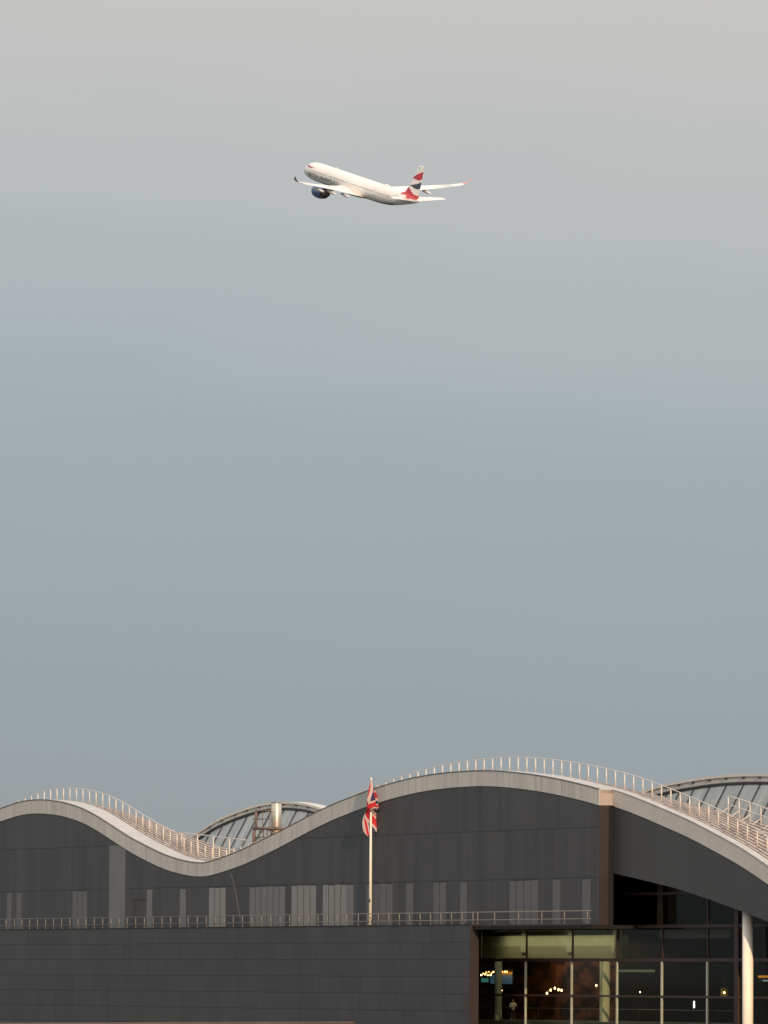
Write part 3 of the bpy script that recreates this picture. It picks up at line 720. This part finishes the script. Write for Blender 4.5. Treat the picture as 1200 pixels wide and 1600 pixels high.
def gbar(nm, A, Bb, w, t=TC - 0.6, t_b=None):
    mb = MB(); mb.bar(gp(*A, t), gp(*Bb, t_b or t), w); mb.build(nm, M['rust'], g)
gbar('post', (400, 1266), (400, 1295), 0.13); gbar('post', (397, 1292), (397, 1320), 0.17)
gbar('platform', (396, 1294.5), (425, 1294.5), 0.14); gbar('platform', (417, 1295.5), (443, 1295), 0.13)
gbar('rail', (395, 1280), (424, 1279.5), 0.045); gbar('rail', (398, 1267), (424, 1266.5), 0.045); gbar('upright', (410.5, 1267), (410.5, 1294), 0.035)
gbar('upright', (421.5, 1268), (421.5, 1294), 0.035); gbar('upright', (411.5, 1294), (411.5, 1308), 0.06); gbar('upright', (417.5, 1295), (417.5, 1306), 0.05)
gbar('brace', (403, 1306), (412, 1297), 0.04); gbar('rail', (399, 1308.5), (414, 1308), 0.05)
gbar('upright', (405, 1298), (405, 1314), 0.05); gbar('post', (424, 1293), (424, 1306), 0.07)
gbar('brace', (420.5, 1297), (428, 1304), 0.07)

# ------------------------------------------------------------------ loose cable on the wall
s, z = at(360, 1363, U - 0.3); e = at(376, 1440, U - 0.3)
mb = MB(); pts = []
for i in range(13):
    k = i / 12; pts.append(((e[0] - s) * (k ** 0.8), 0, (e[1] - z) * k))
mb.tube(pts, 0.022, 6)
cb = mb.build('cable', simple('grey_cable', (0.13, 0.13, 0.125), 0.6)); cb.location = world(s, U - 0.3, z); cb.rotation_euler = (0, 0, -ALPHA)
tag(cb, 'thin grey cable hanging slantwise down the wall from the roof edge', 'cable')

# ------------------------------------------------------------------ flagpole and flag
TP = 0.42
ps, pz = at(578.5, 1443, TP); ptop = at(581, 1218, TP)[1]
fp = thing('flagpole', 'white flagpole standing on the ledge in front of the dark wall', 'flagpole', ps, TP, ZTOP)
HP = ptop - ZTOP
mb = MB(); mb.tube([(0, 0, 0), (0, 0, HP * 0.5), (0, 0, HP)], 0.1, 14, 0, [0.135, 0.115, 0.07]); mb.build('pole', M['pole'], fp)
mb = MB(); mb.sphere((0, 0, HP + 0.08), 0.10); mb.build('finial', M['pole'], fp)
mb = MB(); mb.tube([(0, 0, 0.003), (0, 0, 0.12)], 0.22, 14); mb.build('base', M['rail_grey'], fp)
mb = MB(); mb.box(0.1, 0.17, -0.16, -0.08, 2.05, 2.35); mb.build('cleat', M['bar'], fp)
red = simple('flag_red', (0.45, 0.016, 0.024), 0.8, 0, 0.15, 3); wht = simple('flag_white', (0.50, 0.39, 0.37), 0.8, 0, 0.08, 3); nav = simple('flag_navy', (0.022, 0.022, 0.07), 0.8, 0, 0.15, 3)
def union(u, v):
    # u 0..2 along the fly, v 0..1 down the hoist: 0 red 1 white 2 blue
    x = u - 1; y = v - 0.5
    if abs(x) < 0.10 or abs(y) < 0.10: return 0
    if abs(x) < 0.167 or abs(y) < 0.167: return 1
    for sg in (1, -1):
        d = (y * 2 - sg * x) / math.sqrt(5)      # distance from a diagonal
        side = 1 if x > 0 else -1
        dd = d * side * sg
        if -0.067 < dd < 0: return 0
        if abs(d) < 0.1: return 1
    return 2
NU, NV = 320, 160
FOLD_K, FOLD_S, FOLD_Y, FOLD_D = 1.35, 1, -1, 1
FH, FL = 2.7, 4.2
fz = ptop - 0.05
V = []
for i in range(NU + 1):
    u = i / NU
    for j in range(NV + 1):
        v = j / NV
        X_, Z_ = u * FL, v * FH
        rr = math.hypot(X_, Z_); th = math.atan2(X_, Z_) / (PI / 2)
        psi = FOLD_K * 2 * PI * th + 0.35 * math.sin(1.3 * rr + 2.0 * th)
        g_ = min(1, th * 6) if rr < 2.8 else 1
        hx = (0.29 + 0.05 * math.sin(1.9 * rr)) * rr * (0.75 + 0.25 * math.sin(3.1 * th + 1.0))
        if rr > 3.2: hx *= 1 - 0.10 * (rr - 3.2)
        x = FOLD_S * hx * math.sin(psi) * g_ + 0.05 * math.sin(4 * rr + 7 * th) * th + 0.045 * rr * g_
        y = FOLD_Y * 0.085 * rr * math.cos(psi) * g_ - 0.10 * rr * (th - 0.5) * FOLD_D + 0.03 * math.sin(5 * rr + 3 * th)
        k_ = min(1, max(0, (rr - 2.4) / 0.7)); k_ = k_ * k_ * (3 - 2 * k_)
        y += -0.30 * (1 - k_) * min(1, th * 5) - 0.12 * (1 - min(1, th * 5)) + 0.52 * k_
        z = -rr * math.sqrt(max(0.2, 1 - (hx / max(rr, .01)) ** 2)) 
        V.append((x, y, z))
Fc = []; mi = []
for i in range(NU):
    for j in range(NV):
        a = i * (NV + 1) + j; Fc.append((a, a + 1, a + NV + 2, a + NV + 1)); mi.append(union((i + .5) / NU * 2, (j + .5) / NV))
me = bpy.data.meshes.new('flag'); me.from_pydata(V, [], Fc)
for m in (red, wht, nav): me.materials.append(m)
for p, k in zip(me.polygons, mi): p.material_index = k; p.use_smooth = True
fl = bpy.data.objects.new('flag', me); COL.objects.link(fl); fl.location = world(ps, TP, fz)
sol = fl.modifiers.new('thickness', 'SOLIDIFY'); sol.thickness = 0.012
tag(fl, 'limp red, white and blue flag hanging in folds from the white pole', 'flag')

# ------------------------------------------------------------------ person inside
def skin_obj(name, verts, edges, radii, mat, parent, sub=2):
    me = bpy.data.meshes.new(name); me.from_pydata(verts, edges, [])
    o = bpy.data.objects.new(name, me); COL.objects.link(o); o.parent = parent
    o.modifiers.new('skin', 'SKIN').use_smooth_shade = True
    for i, r in enumerate(radii):
        rr = r if isinstance(r, tuple) else (r, r)
        me.skin_vertices[0].data[i].radius = rr
    me.skin_vertices[0].data[0].use_root = True
    sb = o.modifiers.new('sub', 'SUBSURF'); sb.levels = sub; sb.render_levels = sub
    me.materials.append(mat); return o
sp, _ = at(801.5, 1590, TG + 3.0)
pe = thing('person', 'person in a white coat standing inside the first window bay with arms bent', 'person', sp, TG + 3.0, ZF)
pe.rotation_euler = (0, 0, 0)          # faces the camera (-Y)
skinm = simple('skin', (0.45, 0.27, 0.20), 0.6); coat = simple('white_coat', (0.78, 0.76, 0.70), 0.8); trous = simple('dark_trousers', (0.03, 0.03, 0.035), 0.8); hairm = simple('brown_hair', (0.06, 0.035, 0.02), 0.7)
vb = [(0,0,0.95),(0,0,1.15),(0,0,1.38),(0,-0.01,1.49),(0,-0.02,1.56),(0,-0.025,1.66),(0,-0.015,1.72),
      (-0.19,0,1.41),(-0.29,0.03,1.16),(-0.14,-0.22,1.10),(-0.08,-0.26,1.11),
      (0.19,0,1.41),(0.30,0.02,1.16),(0.20,-0.22,1.22),(0.15,-0.27,1.27),
      (-0.10,0,0.92),(-0.11,-0.01,0.50),(-0.11,0.02,0.09),(-0.12,-0.13,0.04),
      (0.10,0,0.92),(0.12,-0.03,0.50),(0.12,0.0,0.09),(0.13,-0.15,0.04)]
eb = [(0,1),(1,2),(2,3),(3,4),(4,5),(5,6),(2,7),(7,8),(8,9),(9,10),(2,11),(11,12),(12,13),(13,14),(0,15),(15,16),(16,17),(17,18),(0,19),(19,20),(20,21),(21,22)]
rb_ = [(0.15,0.11),(0.14,0.10),(0.16,0.11),0.055,0.075,0.095,0.06,0.06,0.045,0.033,0.03,0.06,0.045,0.033,0.03,0.085,0.06,0.042,0.035,0.085,0.06,0.042,0.035]
nv = len(vb)
for hx, hy, hz, sg in ((-0.08,-0.26,1.11,1),(0.15,-0.27,1.27,-1)):
    hi_ = 10 if sg == 1 else 14
    for f_ in range(4):
        L = (0.075, 0.085, 0.08, 0.06)[f_]
        vb += [(hx + sg*0.05, hy - 0.02, hz + 0.03 - 0.02*f_), (hx + sg*(0.05 + L*0.6), hy - 0.005 + 0.01*f_, hz + 0.03 - 0.022*f_), (hx + sg*(0.05 + L*0.8), hy + 0.03, hz + 0.028 - 0.022*f_)]
        eb += [(hi_, nv), (nv, nv+1), (nv+1, nv+2)]; rb_ += [0.011, 0.010, 0.008]; nv += 3
    vb += [(hx + sg*0.02, hy - 0.03, hz + 0.045), (hx + sg*0.045, hy - 0.03, hz + 0.075)]; eb += [(hi_, nv), (nv, nv+1)]; rb_ += [0.012, 0.010]; nv += 2
skin_obj('body', vb, eb, rb_, skinm, pe)
skin_obj('coat', [(0,0,0.80),(0,0,0.98),(0,0,1.18),(0,0,1.40),(-0.19,0,1.41),(-0.29,0.03,1.16),(-0.16,-0.20,1.10),(0.19,0,1.41),(0.30,0.02,1.16),(0.215,-0.19,1.21)],
   [(0,1),(1,2),(2,3),(3,4),(4,5),(5,6),(3,7),(7,8),(8,9)], [(0.19,0.14),(0.18,0.135),(0.17,0.125),(0.18,0.125),0.078,0.06,0.05,0.078,0.06,0.05], coat, pe)
skin_obj('trousers', [(0,0,0.9),(-0.10,0,0.86),(-0.11,-0.01,0.5),(-0.11,0.02,0.10),(0.10,0,0.86),(0.12,-0.03,0.5),(0.12,0,0.10)], [(0,1),(1,2),(2,3),(0,4),(4,5),(5,6)], [0.12,0.10,0.075,0.06,0.10,0.075,0.06], trous, pe)
skin_obj('hair', [(0,0.02,1.72),(0,0.03,1.64),(0,0.055,1.54),(0,-0.01,1.735)], [(0,1),(1,2),(0,3)], [0.088,0.102,0.06,0.075], hairm, pe)

# ------------------------------------------------------------------ low wall in the foreground, ground
p0 = Vector((-37.5, 487.5, 0)); p1 = Vector((-2.5, 542.5, 0)); d = (p1 - p0); L = d.length
w = MB(); zt0 = 10 - 68.6 / F * 500
w.box(0, L, -0.25, 0.25, 0, zt0 - 0.16, 0); w.box(-0.05, L, -0.33, 0.33, zt0 - 0.157, zt0, 1)
lw = w.build('boundary_wall', [M['pinkwall'], simple('pink_coping', (0.14, 0.10, 0.09), 0.8, 0, 0.2, 0.4)]); lw.location = p0; lw.rotation_euler = (0, 0, math.atan2(d.y, d.x))
tag(lw, 'low pinkish brown wall whose coping just shows along the bottom left edge', 'wall')
g = MB(); R_ = 30000
g.quad((-R_, -R_, 0), (R_, -R_, 0), (R_, R_, 0), (-R_, R_, 0)); go = g.build('ground', M['ground']); tag(go, 'dark asphalt ground around the terminal', 'ground', kind='structure')

# ------------------------------------------------------------------ airliner
def rot(y, p, r):
    return Matrix.Rotation(y, 3, 'Z') @ Matrix.Rotation(p, 3, 'Y') @ Matrix.Rotation(r, 3, 'X')
A = bpy.data.objects.new('airliner', None); COL.objects.link(A)
A.matrix_world = Matrix.Translation(EYE + Vector((-25.9, 2097, 262.05))) @ rot(math.radians(120.8), math.radians(-15.4), math.radians(-3.0)).to_4x4()
tag(A, 'white twin-engine airliner with red, white and blue tail climbing away to the left', 'airliner')
aw = simple('aircraft_white', (0.84, 0.82, 0.78), 0.25, 0, 0.02, 0.3, 0.5); an = simple('aircraft_navy', (0.055, 0.065, 0.105), 0.3, 0, 0.05, 0.5); ar = simple('aircraft_red', (0.52, 0.045, 0.055), 0.3, 0, 0.05, 0.5)  # navy is lightened to put aerial haze into the colour
ag = simple('aircraft_grey', (0.42, 0.42, 0.42), 0.35, 0, 0.05, 0.5); ab = simple('engine_blue', (0.07, 0.125, 0.25), 0.3, 0, 0.08, 0.8); ak = simple('dark_window', (0.02, 0.02, 0.025), 0.15); am = simple('engine_nozzle', (0.16, 0.12, 0.10), 0.4, 0.6, 0.15, 1); al = simple('bare_metal_lip', (0.6, 0.6, 0.6), 0.25, 0.9)
# fuselage stations: X aft, half width, half height, centre z
FS = [(0.0,0.05,0.05,-0.75),(0.25,0.55,0.5,-0.72),(0.7,1.0,0.95,-0.64),(1.5,1.52,1.5,-0.48),(2.6,2.02,2.05,-0.3),(4.0,2.42,2.48,-0.14),(6.0,2.75,2.83,-0.03),(8.5,2.94,3.0,0),(11,2.98,3.045,0),(30,2.98,3.045,0),(48,2.98,3.045,0),
      (52,2.93,3.0,0.05),(56,2.75,2.82,0.22),(60,2.42,2.5,0.52),(64,1.95,2.05,0.9),(68,1.38,1.5,1.27),(71,0.85,0.98,1.5),(73,0.45,0.55,1.62),(73.7,0.2,0.25,1.66)]
def fst(X):
    for a, b in zip(FS, FS[1:]):
        if X <= b[0]:
            k = (X - a[0]) / (b[0] - a[0]); return tuple(a[i] + (b[i] - a[i]) * k for i in (1, 2, 3))
    return FS[-1][1:]
Xs = [0, 0.1, 0.25, 0.45, 0.7, 1.0, 1.5, 2, 2.6] + [2.6 + 0.5 * i for i in range(1, 142)] + [73.7]
NR = 72
rings = []
for X in Xs:
    hw, hh, cz = fst(X)
    rings.append([(-X, math.cos(2*PI*j/NR) * hw, cz + math.sin(2*PI*j/NR) * hh) for j in range(NR)])
def fmat(i, j):
    X = 0.5 * (Xs[i] + Xs[i+1]) if i + 1 < len(Xs) else 73; ang = 2*PI*(j+.5)/NR; hw, hh, cz = fst(X); z = cz + math.sin(ang) * hh; y = math.cos(ang) * hw
    if math.sin(ang) < -0.76 and X < 60: return 1
    if X > 63.5 and z > cz + hh * 0.30 and X < 72.6: return 2 if z > cz + hh * (0.30 + (X < 67) * 0.4) else 0
    # ribbon behind the cockpit, both sides
    if 3.0 < X < 10.5 and abs(y) > 0.3:
        top = 1.95 - (X - 3.0) * 0.05; th = 0.95 * math.sin(PI * min(1, (X - 3.0) / 7.5)) ** 0.7 * (1 - (X-3)/9)
        if top - th < z < top: return 2 if z > top - th * 0.75 else 1
    return 0
mb = MB(); mb.loft(rings, fmat, True, True, True); fus = mb.build('fuselage', [aw, an, ar], A)
# belly fairing
mb = MB(); rr = []
for k in range(21):
    X = 24 + k; q = math.sin(PI * k / 20) ** 0.5
    rr.append([(-X, math.cos(2*PI*j/28) * (1.2 + 2.15 * q), -1.55 + math.sin(2*PI*j/28) * (0.5 + 1.5 * q)) for j in range(28)])
mb.loft(rr, lambda i, j: 1 if math.sin(2*PI*(j+.5)/28) < -0.35 else 0); mb.build('belly_fairing', [aw, an], A)
# cockpit glazing, windows, doors, lettering are laid on the skin
def on_skin(X, z, side, off=0.025):
    hw, hh, cz = fst(X); q = max(-0.999, min(0.999, (z - cz) / hh)); y = math.sqrt(1 - q*q) * hw + off
    return (-X, side * y, z)
mb = MB()
for side in (1, -1):
    for X0, X1, za_, zb_, zc_, zd_ in ((1.75, 2.6, 0.35, 1.05, 0.5, 1.4), (2.65, 3.5, 0.5, 1.42, 0.65, 1.62), (3.55, 4.3, 0.68, 1.65, 0.95, 1.62)):
        mb.quad(on_skin(X0, za_, side), on_skin(X1, zc_, side), on_skin(X1, zd_, side), on_skin(X0, zb_, side))
mb.build('cockpit_glazing', ak, fus)
for side in (1, -1):
    mb = MB(); cg = simple('cabin_glass', (0.30, 0.27, 0.24), 0.3)
    for k in range(112):
        X = 8.6 + k * 0.508
        if any(abs(X - d) < 0.9 for d in (19.2, 33.5, 50.0)):
            if mb.v: mb.build('cabin_windows', cg, fus); mb = MB()
            continue
        a, b = 0.42, 0.80
        mb.quad(on_skin(X, a, side, 0.012), on_skin(X + 0.26, a, side, 0.012), on_skin(X + 0.26, b, side, 0.012), on_skin(X, b, side, 0.012))
    mb.build('cabin_windows', cg, fus)
    for X in (6.8, 19.2, 33.5, 50.0, 62.5):
        mb = MB(); hh = 1.0; zc0 = 0.35 + max(0, X - 54) * 0.07
        for (x0, x1, z0_, z1_) in ((-0.55, -0.48, -1, 1), (0.48, 0.55, -1, 1), (-0.48, 0.48, 0.92, 1), (-0.48, 0.48, -1, -0.92), (-0.12, 0.12, 0.2, 0.5)):
            n = 4
            for q in range(n):
                za_ = zc0 + z0_ + (z1_ - z0_) * q / n; zb_ = zc0 + z0_ + (z1_ - z0_) * (q + 1) / n
                mb.quad(on_skin(X + x0, za_, side, 0.014), on_skin(X + x1, za_, side, 0.014), on_skin(X + x1, zb_, side, 0.014), on_skin(X + x0, zb_, side, 0.014))
        mb.build('cabin_door', ag, fus)
# lettering, wrapped on the fuselage
def lettering(txt, X0, z0, h, width, side):
    cu_ = bpy.data.curves.new('lettering', 'FONT'); cu_.body = txt; cu_.size = 1; cu_.resolution_u = 2; cu_.offset = 0.012
    ob = bpy.data.objects.new('lettering', cu_); COL.objects.link(ob)
    dg = bpy.context.evaluated_depsgraph_get(); me = bpy.data.meshes.new_from_object(ob.evaluated_get(dg)); bpy.data.objects.remove(ob)
    bm = bmesh.new(); bm.from_mesh(me)
    bmesh.ops.triangulate(bm, faces=bm.faces); bmesh.ops.subdivide_edges(bm, edges=bm.edges, cuts=1)
    xs = [v.co.x for v in bm.verts]; ys = [v.co.y for v in bm.verts]; x0, x1, y0, y1 = min(xs), max(xs), min(ys), max(ys)
    for v in bm.verts:
        q = (v.co.x - x0) / (x1 - x0); 
        X = X0 + q * width if side > 0 else X0 + (1 - q) * width
        v.co = Vector(on_skin(X, z0 + (v.co.y - y0) / (y1 - y0) * h, side, 0.02))
    bm.to_mesh(me); bm.free(); me.materials.append(an)
    o = bpy.data.objects.new('lettering', me); COL.objects.link(o); o.parent = fus
for side in (1, -1): lettering('BRITISH AIRWAYS', 6.8, -1.45, 1.35, 16.0, side)
mb = MB()
for side in (1, -1):
    for X, w_, c in ((23.2, 1.2, 0), (25.0, 0.9, 1)):
        mb.quad(on_skin(X, -1.0, side, 0.02), on_skin(X + w_, -1.0, side, 0.02), on_skin(X + w_ + 0.4, -0.2, side, 0.02), on_skin(X + 0.4, -0.2, side, 0.02), c)
mb.build('emblem', [an, ag], fus)
# wings
def foil(X0, chord, y, z, th, tw=0.0, n=14, cant=0.0):
    pts = []
    for k in range(2 * n):
        if k < n: c = 0.5 * (1 - math.cos(PI * k / n)); sg = 1
        else: c = 0.5 * (1 - math.cos(PI * (2*n - k) / n)); sg = -1
        yt = 5 * th * (0.2969*math.sqrt(c) - 0.126*c - 0.3516*c*c + 0.2843*c**3 - 0.1015*c**4)
        dz = chord * (sg * yt + 0.035 * math.sin(PI * c)) - tw * (c - 0.3) * chord
        pts.append((-(X0 + c * chord), y - math.sin(cant) * dz * (1 if y > 0 else -1), z + math.cos(cant) * dz))
    return pts
for side in (1, -1):
    W = [(26.2,16.6,2.2,-1.9,0.13,0.04,0),(29.6,13.6,6.0,-1.5,0.12,0.015,0),(33.0,9.8,11.0,-0.75,0.11,-0.02,0),(37.0,7.4,17.0,0.35,0.10,-0.03,0),(40.9,5.3,23.0,1.45,0.10,-0.03,0),(43.9,3.7,27.2,2.3,0.10,-0.02,0)]
    mb = MB(); mb.loft([foil(X, c, side*y, z, th, tw, 14, ct) for X, c, y, z, th, tw, ct in W]); wg = mb.build('wing', aw, A)
    W2 = [(43.92,3.68,27.22,2.305,0.10,-0.02,0.02),(45.5,2.9,29.1,2.8,0.10,0,0.25),(47.0,2.3,30.5,3.35,0.09,0,0.5),(48.2,1.7,31.4,4.0,0.09,0,0.75),(49.4,1.0,32.0,4.7,0.09,0,0.95),(50.2,0.4,32.3,5.2,0.09,0,1.05)]
    mb = MB(); mb.loft([foil(X, c, side*y, z, th, tw, 14, ct) for X, c, y, z, th, tw, ct in W2], lambda i, j: (0, 0, 1, 2, 1)[min(i, 4)]); mb.build('wingtip', [aw, simple('wingtip_red', (0.55, 0.30, 0.29), 0.3), ag], wg)
    for y in (8.8, 14.2, 19.6):
        X = interp([(a[2], a[0] + a[1]) for a in W], y); z = interp([(a[2], a[3]) for a in W], y)
        mb = MB(); rr = []
        for k in range(13):
            q = k / 12; r = 0.48 * math.sin(PI * q) ** 0.6 + 0.01
            rr.append([(-(X - 4.2 + 6.2 * q), side*y + math.cos(2*PI*j/12) * r * 0.75, z - 0.75 - 0.25 * q + math.sin(2*PI*j/12) * r) for j in range(12)])
        mb.loft(rr); mb.build('flap_fairing', aw, wg)
    # aileron and flap gap lines
    mb = MB()
    for (ya, yb) in ((4.0, 10.4), (11.4, 21.0), (21.6, 27.0)):
        pa = []
        for y in (ya, yb):
            X = interp([(a[2], a[0] + a[1] * 0.79) for a in W], y); z = interp([(a[2], a[3] + a[1]*0.042) for a in W], y); pa.append((X, y, z))
        (X1, y1, za_), (X2, y2, zb_) = pa
        mb.quad((-X1, side*y1, za_+0.12), (-X2, side*y2, zb_+0.07), (-X2-0.12, side*y2, zb_+0.065), (-X1-0.16, side*y1, za_+0.11))
    mb.build('flap_seam', ag, wg)
    # engine
    en = MB(); EX, EY, EZ = 26.6, side * 10.6, -2.95
    prof_e = [(0.55,1.5),(0.1,1.65),(0.0,1.8),(0.25,2.0),(1.2,2.2),(2.6,2.25),(4.2,2.1),(5.6,1.78)]
    en.loft([[(-(EX + X), EY + math.cos(2*PI*j/36)*r, EZ + math.sin(2*PI*j/36)*r) for j in range(36)] for X, r in prof_e], lambda i, j: 1 if i < 3 else 0, True, False)
    ng = en.build('engine', [ab, al], A)
    mb = MB(); mb.loft([[(-(EX + X), EY + math.cos(2*PI*j/28)*r, EZ + math.sin(2*PI*j/28)*r) for j in range(28)] for X, r in ((4.5,1.5),(5.5,1.66),(5.62,1.6),(5.5,1.3),(6.6,1.15),(7.4,0.95),(7.4,0.6),(8.4,0.08))]); mb.build('nozzle', am, ng)
    mb = MB(); mb.loft([[(-(EX + X), EY + math.cos(2*PI*j/28)*r, EZ + math.sin(2*PI*j/28)*r) for j in range(28)] for X, r in ((1.0,1.5),(1.05,0.5),(0.5,0.25),(0.3,0.03))]); mb.build('fan', ak, ng)
    mb = MB(); mb.loft([[(-X, EY - 0.28, z), (-X, EY + 0.28, z), (-X, EY + 0.2, z2), (-X, EY - 0.2, z2)] for X, z, z2 in ((28.0,-1.0,-0.6),(29.8,-1.0,-0.55),(32,-1.2,-0.6),(35,-1.6,-0.75),(37.5,-1.4,-1.0))]); mb.build('pylon', aw, ng)
    # tailplane
    mb = MB(); mb.loft([foil(X, c, side*y, z, th, 0) for X, c, y, z, th in ((63.2,7.6,0.8,1.15,0.10),(65.6,6.0,3.6,1.55,0.10),(68.6,4.2,7.0,2.05,0.09),(70.6,3.0,9.2,2.35,0.09),(71.4,1.9,9.6,2.4,0.08))]); mb.build('tailplane', aw, A)
# fin with its painted swirls
NH, NC = 48, 40
def finsec(h):
    z = 2.0 + h * 10.6
    if h < 0.12: X0 = 60.5 + (h / 0.12) * 4.0
    else: X0 = 64.5 + (h - 0.12) / 0.88 * 7.0
    X1 = 72.6 + h * 1.9
    return z, X0, X1 - X0
def finmat(h, c):
    wob = 0.035 * math.sin(c * 2 * PI * 0.9 + 0.6)
    if h > 0.87: return 0
    if h > 0.52 + 0.10 * c + wob and h < 0.56 + 0.30 * c ** 0.55: return 1
    if c > 0.12 and h > 0.30 + 0.03 * c + wob and h < 0.33 + 0.24 * (c - 0.12) + wob * 0.4: return 2
    if h < 0.24 * (1 - 0.5 * c) + wob * 1.3: return 1
    return 0
mb = MB()
rings = []
for i in range(NH + 1):
    z, X0, ch = finsec(i / NH)
    rings.append([(x, y, z) for (x, y, z) in
        [(-(X0 + (0.5*(1-math.cos(PI*k/NC)))*ch), 5*0.10*(0.2969*math.sqrt(0.5*(1-math.cos(PI*k/NC))) - 0.126*(0.5*(1-math.cos(PI*k/NC))) - 0.3516*(0.5*(1-math.cos(PI*k/NC)))**2 + 0.2843*(0.5*(1-math.cos(PI*k/NC)))**3 - 0.1015*(0.5*(1-math.cos(PI*k/NC)))**4)*ch, z) for k in range(NC)] +
        [(-(X0 + (0.5*(1-math.cos(PI*k/NC)))*ch), -5*0.10*(0.2969*math.sqrt(0.5*(1-math.cos(PI*k/NC))) - 0.126*(0.5*(1-math.cos(PI*k/NC))) - 0.3516*(0.5*(1-math.cos(PI*k/NC)))**2 + 0.2843*(0.5*(1-math.cos(PI*k/NC)))**3 - 0.1015*(0.5*(1-math.cos(PI*k/NC)))**4)*ch, z) for k in range(NC, 0, -1)]])
def fm(i, j):
    k = j + 0.5 if j < NC else 2*NC - j - 0.5
    return finmat((i + 0.5) / NH, 0.5 * (1 - math.cos(PI * k / NC)))
mb.loft(rings, fm); mb.build('fin', [aw, ar, an], A)
mb = MB(); mb.sphere((-20, 0, 3.1), 0.5, 0, 10, 6, (1.6, 0.5, 0.6)); mb.sphere((-52.5, 0, 3.05), 0.8, 0, 10, 6, (2.2, 0.6, 0.55)); mb.build('antenna_fairing', aw, A)
mb = MB(); mb.sphere((-73.8, 0, 1.66), 0.33, 0, 10, 6, (1.3, 1, 1)); mb.build('tail_cone', simple('tail_cone_white', (0.85, 0.83, 0.8), 0.3), A)

# ------------------------------------------------------------------ light: low hazy sun behind the camera, veiled sky
SUN_EL = math.radians(14); SUN_AZ = math.radians(17)      # azimuth measured from straight behind the camera towards the right
S = Vector((math.sin(SUN_AZ) * math.cos(SUN_EL), -math.cos(SUN_AZ) * math.cos(SUN_EL), math.sin(SUN_EL)))
ld = bpy.data.lights.new('sun', 'SUN'); ld.energy = 3.5; ld.angle = math.radians(0.6); ld.color = (1.0, 0.71, 0.46)
lo_ = bpy.data.objects.new('sun', ld); COL.objects.link(lo_); lo_.rotation_euler = S.to_track_quat('Z', 'Y').to_euler()
w = bpy.data.worlds.new('World'); sc.world = w; w.use_nodes = True; nt = w.node_tree
bg = nt.nodes['Background']; bg.inputs[1].default_value = 0.1
sky = N(nt, 'ShaderNodeTexSky', sky_type='NISHITA'); sky.sun_disc = False; sky.sun_elevation = SUN_EL; sky.sun_rotation = math.pi - SUN_AZ
sky.air_density = 1.2; sky.dust_density = 2.0
tc = N(nt, 'ShaderNodeTexCoord'); sp_ = N(nt, 'ShaderNodeSeparateXYZ'); nt.links.new(tc.outputs['Generated'], sp_.inputs[0])
n1 = noise(nt, tc.outputs['Generated'], 9.0, 5, (1, 1, 5.0)); n2 = noise(nt, tc.outputs['Generated'], 3.0, 3, (1, 1, 3.0))
zz_ = math_(nt, 'ADD', sp_.outputs[2], math_(nt, 'MULTIPLY', math_(nt, 'SUBTRACT', n1, 0.5), 0.026))
zz_ = math_(nt, 'ADD', zz_, math_(nt, 'MULTIPLY', sp_.outputs[0], 0.06))
rampin = remap(nt, zz_, -0.05, 0.45, 0, 1)
rp = N(nt, 'ShaderNodeValToRGB'); nt.links.new(rampin, rp.inputs[0])
cr_ = rp.color_ramp
stops = [(0.0,(0.312,0.323,0.338)),(0.12,(0.320,0.349,0.367)),(0.19,(0.318,0.375,0.413)),(0.26,(0.350,0.408,0.450)),(0.325,(0.46,0.487,0.507)),(0.40,(0.585,0.568,0.552)),(0.62,(0.88,0.87,0.86)),(1.0,(1.05,1.05,1.06))]
while len(cr_.elements) < len(stops): cr_.elements.new(0.5)
for e, (p, c) in zip(cr_.elements, stops): e.position = p; e.color = (*c, 1)
sc10 = N(nt, 'ShaderNodeVectorMath', operation='SCALE'); nt.links.new(rp.outputs[0], sc10.inputs[0]); sc10.inputs['Scale'].default_value = 10.0
veil = mixc(nt, 0.92, sky.outputs[0], sc10.outputs[0])
nt.links.new(veil, bg.inputs[0])
sc.view_settings.view_transform = 'Standard'; sc.view_settings.look = 'None'; sc.view_settings.exposure = 0; sc.view_settings.gamma = 1
sc.view_settings.use_curve_mapping = False
sc.cycles.use_denoising = True
sc.cycles.max_bounces = 8; sc.cycles.transparent_max_bounces = 16
